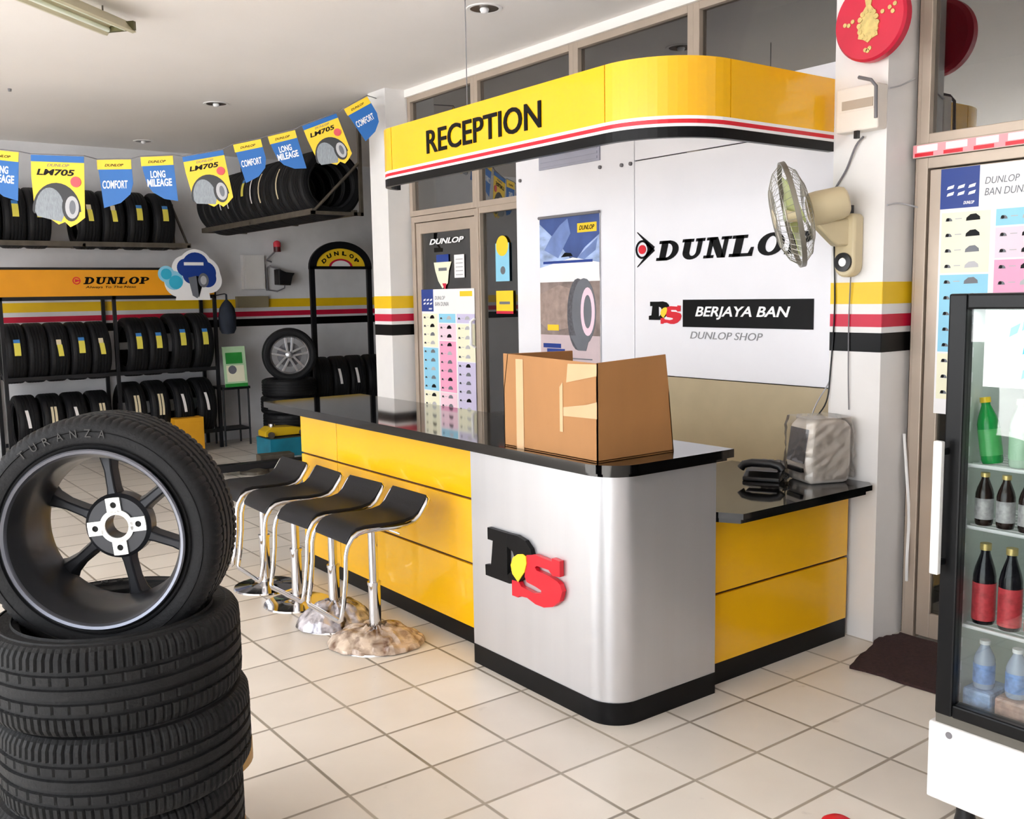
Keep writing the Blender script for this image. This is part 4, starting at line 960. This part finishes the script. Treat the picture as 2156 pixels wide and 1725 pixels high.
# ---------------------------------------------------------------- bunting
def pennant(kind, A, B, label):
    """A, B = top left and top right corners in space"""
    A = Vector(A); B = Vector(B); U = (B - A).normalized(); W = (B - A).length
    N = (CAM - A).normalized(); Vv = Vector((0, 0, 1)); Vv = (Vv - U * Vv.dot(U)).normalized(); Mx = frame(A, U, Vv)
    t = thing('hanging_pennant', label, 'pennant', tuple(A), (0, 0, 0), 'promotional pennants on the string'); Mx.translation = (0, 0, 0)
    m = MB()
    if kind == 'big':
        h = W * 1.33
        m.prism([(0, 0), (W, 0), (W, -h * .86), (W * .85, -h * .95), (W * .72, -h), (W * .62, -h * .93), (W * .5, -h * .97), (W * .28, -h * .86), (W * .05, -h * .78), (0, -h * .3)], 0, .002, YELK, Mx); m.build('pennant_sheet', t)
        m = MB(); m.rect(0, -W * .12, W, 0, BLUE, Mx, .004)
        dome = arc(W * .47, -h * .78, W * .46, 0, 180, 16, ry=h * .40)
        m.prism(dome[:] + [(W * .04, -h * .82)], .0, .003, mat('tyre_print_dark', '2c2d30', .5), Mx)
        m.prism(arc(W * .34, -h * .79, W * .28, 0, 180, 14, ry=h * .34) + [(W * .10, -h * .86), (W * .55, -h * .93), (W * .62, -h * .82)], 0, .004, mat('tyre_print_light', '8d949b', .5, var=.2, scale=30, stretch=(6, 1, 1)), Mx)
        m.disc(W * .74, -h * .72, W * .17, mat('tyre_print_dark', '2c2d30', .5), Mx, .005, 20, ry=h * .2); m.disc(W * .76, -h * .72, W * .13, LGINK, Mx, .006, 20, ry=h * .16); m.disc(W * .77, -h * .72, W * .06, GINK, Mx, .007, 16, ry=h * .10)
        m.disc(W * .84, -h * .36, W * .10, mat('badge_red', 'e0545c', .5), Mx, .008, 16)
        m.text('LM705', W * .10, -h * .28, W * .72, h * .09, INK, Mx, .004, shear=.2, bold=.03); m.text('DUNLOP', W * .30, -h * .155, W * .42, h * .04, GINK, Mx, .004, shear=.3)
        m.build('print', t)
    else:
        h = W * 1.40
        if kind == 'comfort': out = [(0, 0), (W, 0), (W * 1.02, -h * .5), (W * .92, -h * .72), (W * .62, -h * .9), (W * .12, -h), (W * .04, -h * .3)]
        else: out = [(0, 0), (W, 0), (W * 1.04, -h), (W * .62, -h * .94), (W * .28, -h * .78), (W * .12, -h * .6), (W * .04, -h * .3)]
        m.prism(out, 0, .002, BLUE, Mx); m.build('pennant_sheet', t)
        m = MB(); m.rect(0, -h * .20, W, 0, YELK, Mx, .004); m.text('DUNLOP', W * .22, -h * .14, W * .55, h * .055, INK, Mx, .005, shear=.3, bold=.02)
        if kind == 'comfort': m.text('COMFORT', W * .12, -h * .60, W * .74, h * .17, LBLUE if False else WHTI, Mx, .004, shear=.1, bold=.02)
        else: m.text('LONG', W * .26, -h * .47, W * .46, h * .16, WHTI, Mx, .004, bold=.03); m.text('MILEAGE', W * .14, -h * .66, W * .76, h * .17, WHTI, Mx, .004, bold=.03)
        m.build('print', t)
    return t
def at(px, py, d):
    dr = fw + rt2 * ((px - 1078) / 2050.579) - up2 * ((py - 862.5) / 2050.579); return CAM + dr * d
PEN = [('mileage', -33, 313, 40, 321, 7.7, 'blue pennant reading LONG MILEAGE at the left end of the string'),
       ('big', 65, 326, 177, 330, 7.75, 'large yellow pennant with tyre picture, first from the left'),
       ('comfort', 204, 337, 276, 336, 7.85, 'blue pennant reading COMFORT over the high back wall rack'),
       ('mileage', 296, 331, 364, 328, 7.85, 'blue pennant reading LONG MILEAGE over the back corner'),
       ('big', 384, 331, 470, 316, 7.85, 'large yellow pennant with tyre picture, second from the left'),
       ('comfort', 491, 305, 549, 293, 7.85, 'blue pennant reading COMFORT over the hanging side rack'),
       ('mileage', 564, 288, 621, 274, 7.85, 'blue pennant reading LONG MILEAGE over the hanging side rack'),
       ('big', 636, 266, 708, 239, 7.85, 'large yellow pennant with tyre picture, third from the left'),
       ('comfort', 724, 230, 773, 203, 7.8, 'blue pennant reading COMFORT beside the left pillar')]
for k, x0, y0, x1, y1, d, lab in PEN: pennant(k, at(x0, y0, d), at(x1, y1, d + .01), lab)
m = MB(); sp = [at(-160, 300, 7.6)]
for k, x0, y0, x1, y1, d, lab in PEN: sp += [at(x0, y0 - 2, d), at(x1, y1 - 2, d)]
sp += [Vector((2.68, 4.40, 3.33))]
m.tube(sp, .004, GREYP, 5); tag(m.build('bunting_string'), 'thin string carrying the pennants up to the left pillar', 'string')

# ---------------------------------------------------------------- ceiling fittings
def downlight(x, y, r, label):
    t = thing('ceiling_downlight', label, 'downlight', (x, y, H), (0, 0, 0), 'recessed downlights')
    m = MB(); m.lathe([(r * .80, 0), (r * .82, -.006), (r, -.006), (r * 1.03, -.0005)], 32, WHITE); m.build('trim_ring', t, smooth=40)
    m = MB(); m.lathe([(r * .82, -.004), (r * .55, -.0025), (0, -.0015)], 32, mat('downlight_reflector', '5a4a3c', .3, metal=.6)); m.build('reflector', t, smooth=40)
    m = MB(); m.lathe([(0, -.03), (r * .2, -.026), (r * .27, -.01), (r * .24, -.002)], 16, WHTI); m.build('bulb', t, smooth=60)
downlight(2.074, 2.003, .105, 'recessed round downlight nearest the reception canopy')
downlight(1.771, 5.595, .105, 'recessed round downlight above the pennant string')
downlight(1.847, 7.948, .10, 'recessed round downlight closest to the back wall')
m = MB(); m.lathe([(0, -.02), (.012, -.02), (.015, 0)], 12, GREYP); tag(m.build('ceiling_hook', loc=(.2, 5.87, H)), 'small dark hook on the ceiling at the left', 'hook')
t = thing('fluorescent_light', 'hanging twin tube fluorescent light at the upper left', 'lamp', (.33, 3.27, 3.30), (0, 0, R(219.5)))
m = MB(); m.prism([(-.13, -.03), (-.10, -.035), (-.05, .012), (.05, .012), (.10, -.035), (.13, -.03), (.06, .04), (-.06, .04)], 0, 1.22, mat('fixture_enamel', 'c9c3a8', .3), Matrix(((0, 0, 1, 0), (.85, 0, 0, 0), (0, 1, 0, 0), (0, 0, 0, 1)))); m.build('reflector_body', t)
for y in (-.055, .055):
    m = MB(); m.cyl((.03, y, -.012), (1.19, y, -.012), .013, mat('frosted_tube', 'f2fbee', .3), 12); m.build('tube_lamp', t, smooth=40)
m = MB(); m.box((.0, -.11, -.02), (.025, .11, .03), mat('olive_end_cap', '5d5a3a', .5)); m.build('end_cap', t)
for x in (.15, 1.05):
    m = MB(); m.cyl((x, 0, .04), (x, 0, .09), .005, STEEL, 6); m.build('hanger', t)

# ---------------------------------------------------------------- right pillar fittings
t = thing('wall_plaque', 'round red lacquer plaque with gold ornament high on the right pillar', 'plaque', (2.60, -.222, 2.90))
PMx = frame((0, 0, 0), (0, -1, 0), (0, 0, 1))
m = MB(); m.lathe([(0, .0), (.170, .0), (.180, -.012), (.180, -.05), (.16, -.065), (0, -.065)], 48, LACQ, PMx); m.build('disc', t, smooth=35)
m = MB()
rnd = random.Random(2)
base = [(0, .11), (.018, .09), (.012, .06), (.035, .03), (.028, .0), (.055, -.02), (.045, -.05), (.05, -.075), (.02, -.085), (0, -.10)]
m.prism([(u, v) for u, v in base] + [(-u, v) for u, v in base[::-1][1:-1]], 0, .006, GOLD, PMx)
for k in range(14):
    a = 2 * PI * k / 14; m.disc(.045 * math.cos(a), -.02 + .06 * math.sin(a), .012, GOLD, PMx, .008, 8)
for u, v in ((-.12, .0), (-.10, -.005), (-.08, .008), (.12, .01), (.105, .03), (.13, .04), (0, -.135), (.01, -.125), (-.012, -.13), (.07, .02)): m.disc(u, v, .010, GOLD, PMx, .005, 7)
m.build('gold_ornament', t)
m = MB(); m.box((.065, -.02, -.02), (.077, .02, .02), STEEL); m.build('hanging_block', t)
t = thing('wall_speaker_box', 'beige slatted box with a bent bar on the upper right pillar', 'box', (2.60, -.165, 2.42))
m = MB(); m.box((0, -.115, 0), (.077, .105, .20), BEIGE); m.build('casing', t, bevel=.008)
m = MB(); m.box((-.004, -.09, .10), (0, .07, .14), mat('vent_tan', 'b7a898', .6)); m.box((-.003, -.095, .09), (0, .08, .095), BEIGE); m.build('grille', t)
m = MB(); m.tube([(-.01, -.02, .235), (-.02, -.09, .21), (-.02, -.115, .18), (-.02, -.118, .04)], .008, GREYP, 8); m.build('bent_bar', t, smooth=50)
m = MB(); m.box((-.01, -.02, -.035), (.01, .0, .0), DARKP); m.build('plug', t)

# wall fan
AX = Vector((-.66, .70, -.22)).normalized()
t = thing('wall_fan', 'ivory wall fan with wire cage mounted on the right pillar', 'fan', (2.677, -.12, 1.90))
m = MB(); bt = frame((0, 0, 0), (0, 1, 0), (0, 0, 1))
m.prism(arc(0, -.09, .055, 180, 360, 10) + [(.055, .13), (.045, .15), (-.045, .15), (-.055, .13)], -.075, 0.0, IVORY, frame((0, 0, 0), (0, -1, 0), (0, 0, 1)) @ Matrix.Translation((0, 0, .075))); m.build('wall_bracket', t, bevel=.012, smooth=40)
m = MB(); Q = frame((-.078, 0, -.075), (0, -1, 0), (0, 0, 1)); m.lathe([(.022, .004), (.022, .012), (.044, .010), (.045, .0)], 24, DARKP, Q); m.disc(0, 0, .020, MACH, Q, .01, 16); m.build('switch_dial', t, smooth=40)
m = MB(); m.prism([(.0, .0), (.0, .13), (.08, .12), (.16, .145), (.18, .10), (.07, -.0)], -.03, .03, IVORY, frame((-.05, 0, 0), (-.9, .42, 0), (0, 0, 1))); m.build('neck', t, bevel=.01, smooth=40)
hc = Vector((-.20, .055, .175))      # motor centre, relative
Qf = AX.to_track_quat('Z', 'Y').to_matrix().to_4x4(); Qf.translation = hc
m = MB(); m.lathe([(0, -.135), (.05, -.135), (.066, -.125), (.075, -.10), (.08, .0), (.078, .035), (.055, .05), (0, .05)], 32, IVORY, Qf); m.build('motor_housing', t, smooth=35)
m = MB(); m.cyl((-.10, .04, .05), (-.10, .01, .05), .026, IVORY, 16); m.cyl((-.03, .0, .14), (-.03, .0, .19), .015, DARKP, 12); m.build('tilt_joint', t, smooth=40)
Rc = .243
CAGE = mat('cage_wire', 'a8a49c', .3, metal=.5)
m = MB()
for k in range(44):
    a = 2 * PI * k / 44; ca, sa = math.cos(a), math.sin(a)
    m.tube([(r_ * ca, r_ * sa, z_) for r_, z_ in ((.07, .052), (.14, .05), (.20, .075), (Rc, .12))], .0011, CAGE, 4, M=Qf)
    m.tube([(r_ * ca, r_ * sa, z_) for r_, z_ in ((.05, .205), (.14, .20), (.205, .17), (Rc, .125))], .0011, CAGE, 4, M=Qf)
for r_, z_ in ((.14, .05), (.14, .20), (.06, .205), (.20, .172), (.20, .073)): m.tube([(r_ * math.cos(2 * PI * k / 40), r_ * math.sin(2 * PI * k / 40), z_) for k in range(40)], .0018, CAGE, 5, closed=True, M=Qf)
m.build('wire_cage', t)
m = MB(); m.lathe([(Rc - .003, .112), (Rc + .006, .112), (Rc + .006, .134), (Rc - .003, .134), (Rc - .003, .112)], 64, mat('cage_band', '8a857a', .35, metal=.5), Qf); m.build('cage_rim', t, smooth=35)
m = MB(); m.lathe([(0, .207), (.045, .207), (.05, .20), (0, .20)], 24, IVORY, Qf); m.build('cage_badge', t)
for k in range(3):
    m = MB(); vs = []; fs = []; n = 8
    a0 = 2 * PI * k / 3 + .4
    for i in range(n + 1):
        for j in range(7):
            r_ = .035 + .165 * j / 6; a = a0 + (i / n - .5) * 1.35 * (.65 + .5 * math.sin(j / 6 * PI * .8)); z_ = .115 + (i / n - .5) * .05
            vs.append((r_ * math.cos(a), r_ * math.sin(a), z_))
    for i in range(n):
        for j in range(6): fs.append((i * 7 + j, (i + 1) * 7 + j, (i + 1) * 7 + j + 1, i * 7 + j + 1))
    m.add(vs, fs, mat('fan_blade_green', 'bcc58a', .3), Qf); o = m.build('blade', t, smooth=60); sf = o.modifiers.new('solid', 'SOLIDIFY'); sf.thickness = .003
m = MB(); m.lathe([(0, .15), (.03, .145), (.04, .10), (0, .10)], 20, IVORY, Qf); m.build('blade_hub', t, smooth=40)
# cables on the pillar edge
def cable(pts, r, mt, label, name='power_cable'):
    P = []
    for i in range(len(pts) - 1):
        p0 = Vector(pts[max(i - 1, 0)]); p1 = Vector(pts[i]); p2 = Vector(pts[i + 1]); p3 = Vector(pts[min(i + 2, len(pts) - 1)])
        for k in range(6):
            s_ = k / 6; P.append(.5 * ((2 * p1) + (p2 - p0) * s_ + (2 * p0 - 5 * p1 + 4 * p2 - p3) * s_ ** 2 + (-p0 + 3 * p1 - 3 * p2 + p3) * s_ ** 3))
    P.append(Vector(pts[-1])); m = MB(); m.tube(P, r, mt, 6); return tag(m.build(name, smooth=60), label, 'cable')
cable([(2.66, -.17, 2.40), (2.66, -.13, 2.36), (2.665, -.08, 2.26), (2.665, -.03, 2.19), (2.66, -.02, 2.17)], .005, GREYP, 'thin grey cable from the beige box down towards the fan')
cable([(2.66, -.12, 1.76), (2.668, -.11, 1.55), (2.666, -.115, 1.30), (2.67, -.12, 1.12)], .003, GREYP, 'thin cable hanging straight below the wall fan')
cable([(2.672, -.012, 2.15), (2.668, -.02, 1.9), (2.668, -.03, 1.6), (2.67, -.012, 1.3), (2.66, .0, 1.15), (2.60, .03, 1.06)], .004, DARKP, 'dark cable running down the pillar edge to the covered machine')
cable([(2.84, .06, 1.9), (2.80, .04, 1.6), (2.79, .05, 1.3), (2.70, .10, 1.10), (2.64, .10, .90)], .004, LGINK, 'white cable in front of the board beside the pillar')
cable([(2.68, -.283, 2.60), (2.76, -.29, 2.62), (2.86, -.30, 2.66)], .004, LGINK, 'short pale cable round the upper right pillar')
cable([(2.69, -.283, 2.08), (2.78, -.29, 2.09), (2.88, -.33, 2.07), (2.885, -.36, 2.04)], .004, LGINK, 'short pale cable from the right pillar to the door frame')
cable([(2.876, -.29, 1.0), (2.86, -.32, .8), (2.872, -.33, .6), (2.85, -.34, .4), (2.87, -.33, .28)], .008, WHITE, 'white hose hanging behind the right pillar')

# ---------------------------------------------------------------- mat
m = MB(); n = 30; vs = []; A = Vector((2.30, -.385, 0)); 
top = []
rnd = random.Random(4)
out = [(2.30, -.40), (2.72, -.285), (2.86, -.31), (2.87, -1.0), (2.36, -1.08)]
P = []
for i in range(len(out)):
    a, b = out[i], out[(i + 1) % len(out)]
    for k in range(8): s_ = k / 8; P.append((a[0] * (1 - s_) + b[0] * s_ + rnd.uniform(-.008, .008), a[1] * (1 - s_) + b[1] * s_ + rnd.uniform(-.008, .008)))
m.prism(P, .001, .014, MATM); tag(m.build('door_mat'), 'dark brown pile mat before the right door', 'mat')

# red item at the bottom edge of the picture
t = thing('plastic_dustpan', 'red rounded plastic lid lying on the tiles in front of the counter', 'lid', (1.085, -1.19, 0))
t.name = 'plastic_lid'
m = MB(); m.lathe([(0, .03), (.035, .028), (.05, .018), (.055, 0), (0, 0)], 28, REDI); m.build('lid_shell', t, smooth=40)
t.location = (1.125, -1.155, 0)

# ---------------------------------------------------------------- drinks fridge
FX0, FY0, FY1 = 1.35, -1.337, -1.95
t = thing('drinks_fridge', 'black framed glass door drinks fridge at the right edge', 'fridge', (FX0, FY0, 0))
Mo = Matrix.Translation(-Vector((FX0, FY0, 0)))
INSIDE = mat('fridge_liner', 'd5dbd6', .4, var=.02); BODY = mat('fridge_body_black', '08090b', .35, var=.1, spec=.25)
m = MB()
m.box((1.40, FY1, .36), (1.93, FY1 + .03, 1.68), BODY, Mo); m.box((1.40, FY0 - .03, .36), (1.93, FY0, 1.68), BODY, Mo)
m.box((1.90, FY1 + .03, .36), (1.93, FY0 - .03, 1.68), BODY, Mo); m.box((1.40, FY1 + .03, 1.65), (1.90, FY0 - .03, 1.68), BODY, Mo); m.box((1.40, FY1 + .03, .36), (1.90, FY0 - .03, .385), BODY, Mo)
m.build('cabinet', t, bevel=.004)
m = MB()
m.box((1.40, FY1 + .03, .385), (1.88, FY1 + .035, 1.65), INSIDE, Mo); m.box((1.40, FY0 - .035, .385), (1.88, FY0 - .03, 1.65), INSIDE, Mo); m.box((1.88, FY1 + .03, .385), (1.90, FY0 - .03, 1.65), INSIDE, Mo)
m.box((1.40, FY1 + .03, 1.645), (1.9, FY0 - .03, 1.65), INSIDE, Mo); m.box((1.40, FY1 + .03, .385), (1.9, FY0 - .03, .39), INSIDE, Mo)
for z in [.44 + .075 * k for k in range(16)]: m.box((1.405, FY0 - .042, z), (1.425, FY0 - .035, z + .03), WHTI, Mo)
m.build('liner', t)
m = MB(); fw_ = .055
m.box((1.35, FY0 - fw_, .383), (1.398, FY0, 1.68), BODY, Mo); m.box((1.35, FY1, .383), (1.398, FY1 + fw_, 1.68), BODY, Mo)
m.box((1.35, FY1 + fw_, 1.635), (1.398, FY0 - fw_, 1.68), BODY, Mo); m.box((1.35, FY1 + fw_, .383), (1.398, FY0 - fw_, .425), BODY, Mo); fd = m.build('door_frame', t, bevel=.006)
m = MB(); m.box((1.37, FY1 + fw_, .425), (1.374, FY0 - fw_, 1.635), CGLASS, Mo); m.build('glass_pane', fd)
m = MB(); m.box((1.300, FY0 - .022, .836), (1.320, FY0 + .006, 1.244), MACH, Mo); m.box((1.32, FY0 - .02, .86), (1.35, FY0 - .004, .88), BODY, Mo); m.box((1.32, FY0 - .02, 1.20), (1.35, FY0 - .004, 1.22), BODY, Mo)
tag(m.build('door_handle', fd, bevel=.004), 'bright metal handle', None)
m = MB(); m.box((1.35, FY1, .102), (1.93, FY0 + .018, .352), WHITE, Mo); m.build('base_panel', t, bevel=.006)
m = MB(); m.cyl((1.349, FY0 - .05, .325), (1.353, FY0 - .05, .325), .011, GREYP, 14, M=Mo); m.build('base_screw', t, smooth=40)
m = MB(); m.box((1.36, FY1, .352), (1.92, FY0, .383), mat('fridge_gap_grey', '5e5a52', .6), Mo); m.build('vent_gap', t)
for x in (1.47, 1.85):
    for y in (FY0 - .05, FY1 + .05):
        m = MB(); m.lathe([(0, .102), (.03, .102), (.028, .03), (.034, .0), (0, 0)], 16, DARKP, Mo @ Matrix.Translation((x, y, 0))); m.build('foot', t, smooth=40)
SH = [1.165, .975, .665]
for z in SH:
    m = MB(); 
    for k in range(12): m.tube([(1.41 + k * .04, FY0 - .04, z), (1.41 + k * .04, FY1 + .04, z)], .0025, WHTI, 5, M=Mo)
    m.tube([(1.41, FY0 - .04, z), (1.41, FY1 + .04, z)], .006, WHTI, 6, M=Mo)
    for y in (FY0 - .045, (FY0 + FY1) / 2, FY1 + .045): m.tube([(1.41, y, z - .005), (1.87, y, z - .005)], .004, WHTI, 5, M=Mo)
    m.build('shelf', t)
m = MB(); m.box((1.42, -1.80, 1.635), (1.45, -1.45, 1.645), WHTI, Mo); m.build('lamp_cover', t)
# cool white lamp of the fridge
ld = bpy.data.lights.new('fridge_lamp', 'AREA'); ld.shape = 'RECTANGLE'; ld.size = .03; ld.size_y = .45; ld.energy = .5; ld.color = (.93, 1, .96)
lo = bpy.data.objects.new('fridge_lamp', ld); COL.objects.link(lo); lo.location = (1.435, -1.62, 1.632); lo.parent = None
lo.parent = t; lo.location = Vector((1.435, -1.62, 1.63)) - Vector((FX0, FY0, 0))
m = MB(); WM = Mo @ FX(1.369, -1.44, 0)
m.rect(0, 1.41, .42, 1.633, mat('ice_print', 'dcebe8', .4, var=.12, scale=14), WM); 
for k in range(14):
    a = random.Random(k); u, v = a.uniform(.02, .4), a.uniform(1.42, 1.58); m.prism([(u, v), (u + .022, v + .012), (u + .03, v + .04), (u + .004, v + .026)], 0, .002 + k * .0001, CYAN if k % 3 == 0 else LBLUE, WM)
m.disc(.19, 1.53, .045, DBLUE, WM, .003, 20, ry=.022); m.text('aqua', .165, 1.522, .05, .018, WHTI, WM, .004, shear=.3); m.rect(.15, 1.42, .24, 1.50, WHTI, WM, .0025); m.rect(.155, 1.44, .20, 1.47, BLUE, WM, .003)
m.build('header_sticker', t)
# bottles
def bottle(kind, x, y, z, label, tilt=0):
    t = thing('drink_bottle', label, 'bottle', (x, y, z), (0, 0, 0), 'drinks in the fridge')
    t.rotation_euler = (tilt, 0, 0)
    S = {'green': (.20, .031, mat('green_bottle', '1f9a48', .15, var=.08), YELK, mat('green_wrap', '58b86a', .3)),
         'pale': (.20, .031, mat('pale_bottle', 'c6dfca', .15), CREAM, mat('mint_label', 'b9e0c0', .3)),
         'dark': (.16, .026, mat('brown_bottle', '2a1c18', .15), GOLD, mat('silver_label', 'b9b6b8', .3, var=.3, scale=60)),
         'cola': (.25, .033, mat('cola_bottle', '15131a', .12), GOLD, mat('cola_label', 'd0464e', .35, var=.3, scale=50)),
         'water': (.15, .031, mat('water_bottle', 'a9b6cc', .12), WHTI, mat('water_label', '7aa0dc', .35, var=.3, scale=50)), }[kind]
    h, r, bm, cm, lm = S
    m = MB(); m.lathe([(0, 0), (r * .9, 0), (r, .01), (r, h * .60), (r * .85, h * .70), (r * .42, h * .88), (r * .40, h * .93), (0, h * .93)], 24, bm); m.build('bottle_body', t, smooth=40)
    m = MB(); m.lathe([(0, h * .92), (r * .50, h * .92), (r * .50, h), (0, h)], 16, cm); m.build('cap', t, smooth=40)
    lo_, hi_ = (.12, .52) if kind != 'cola' else (.05, .52)
    m = MB(); m.lathe([(r + .001, h * lo_), (r + .001, h * hi_)], 24, lm); m.build('bottle_label', t, smooth=40)
bottle('green', 1.465, -1.430, 1.17, 'green bottle with yellow cap leaning on the top fridge shelf', R(-9))
bottle('pale', 1.455, -1.515, 1.17, 'pale mint bottle beside the green one on the top fridge shelf')
bottle('dark', 1.455, -1.415, .98, 'dark brown bottle at the left of the second fridge shelf')
bottle('dark', 1.455, -1.48, .98, 'dark brown bottle, second from the left on the second fridge shelf')
bottle('dark', 1.455, -1.545, .98, 'dark brown bottle, third from the left on the second fridge shelf')
bottle('cola', 1.465, -1.42, .67, 'dark cola bottle with red label at the left of the third fridge shelf')
bottle('cola', 1.465, -1.50, .67, 'dark cola bottle with red label, second from the left on the third shelf')
bottle('cola', 1.465, -1.58, .67, 'dark cola bottle with red label, third from the left on the third shelf')
m = MB(); m.box((1.42, -1.475, .392), (1.55, -1.385, .465), mat('water_pack', '9ab4dc', .25, var=.3, scale=40)); tag(m.build('drink_carton', bevel=.01), 'pale blue wrapped water pack on the fridge floor', 'pack')
m = MB(); m.box((1.42, -1.60, .392), (1.55, -1.485, .465), mat('tan_pack', 'c09c90', .3, var=.3, scale=40)); tag(m.build('drink_carton', bevel=.01), 'tan wrapped pack on the fridge floor', 'pack')
bottle('water', 1.465, -1.43, .466, 'small water bottle standing on the blue pack at the fridge bottom')
bottle('water', 1.465, -1.53, .466, 'small water bottle standing on the tan pack at the fridge bottom')
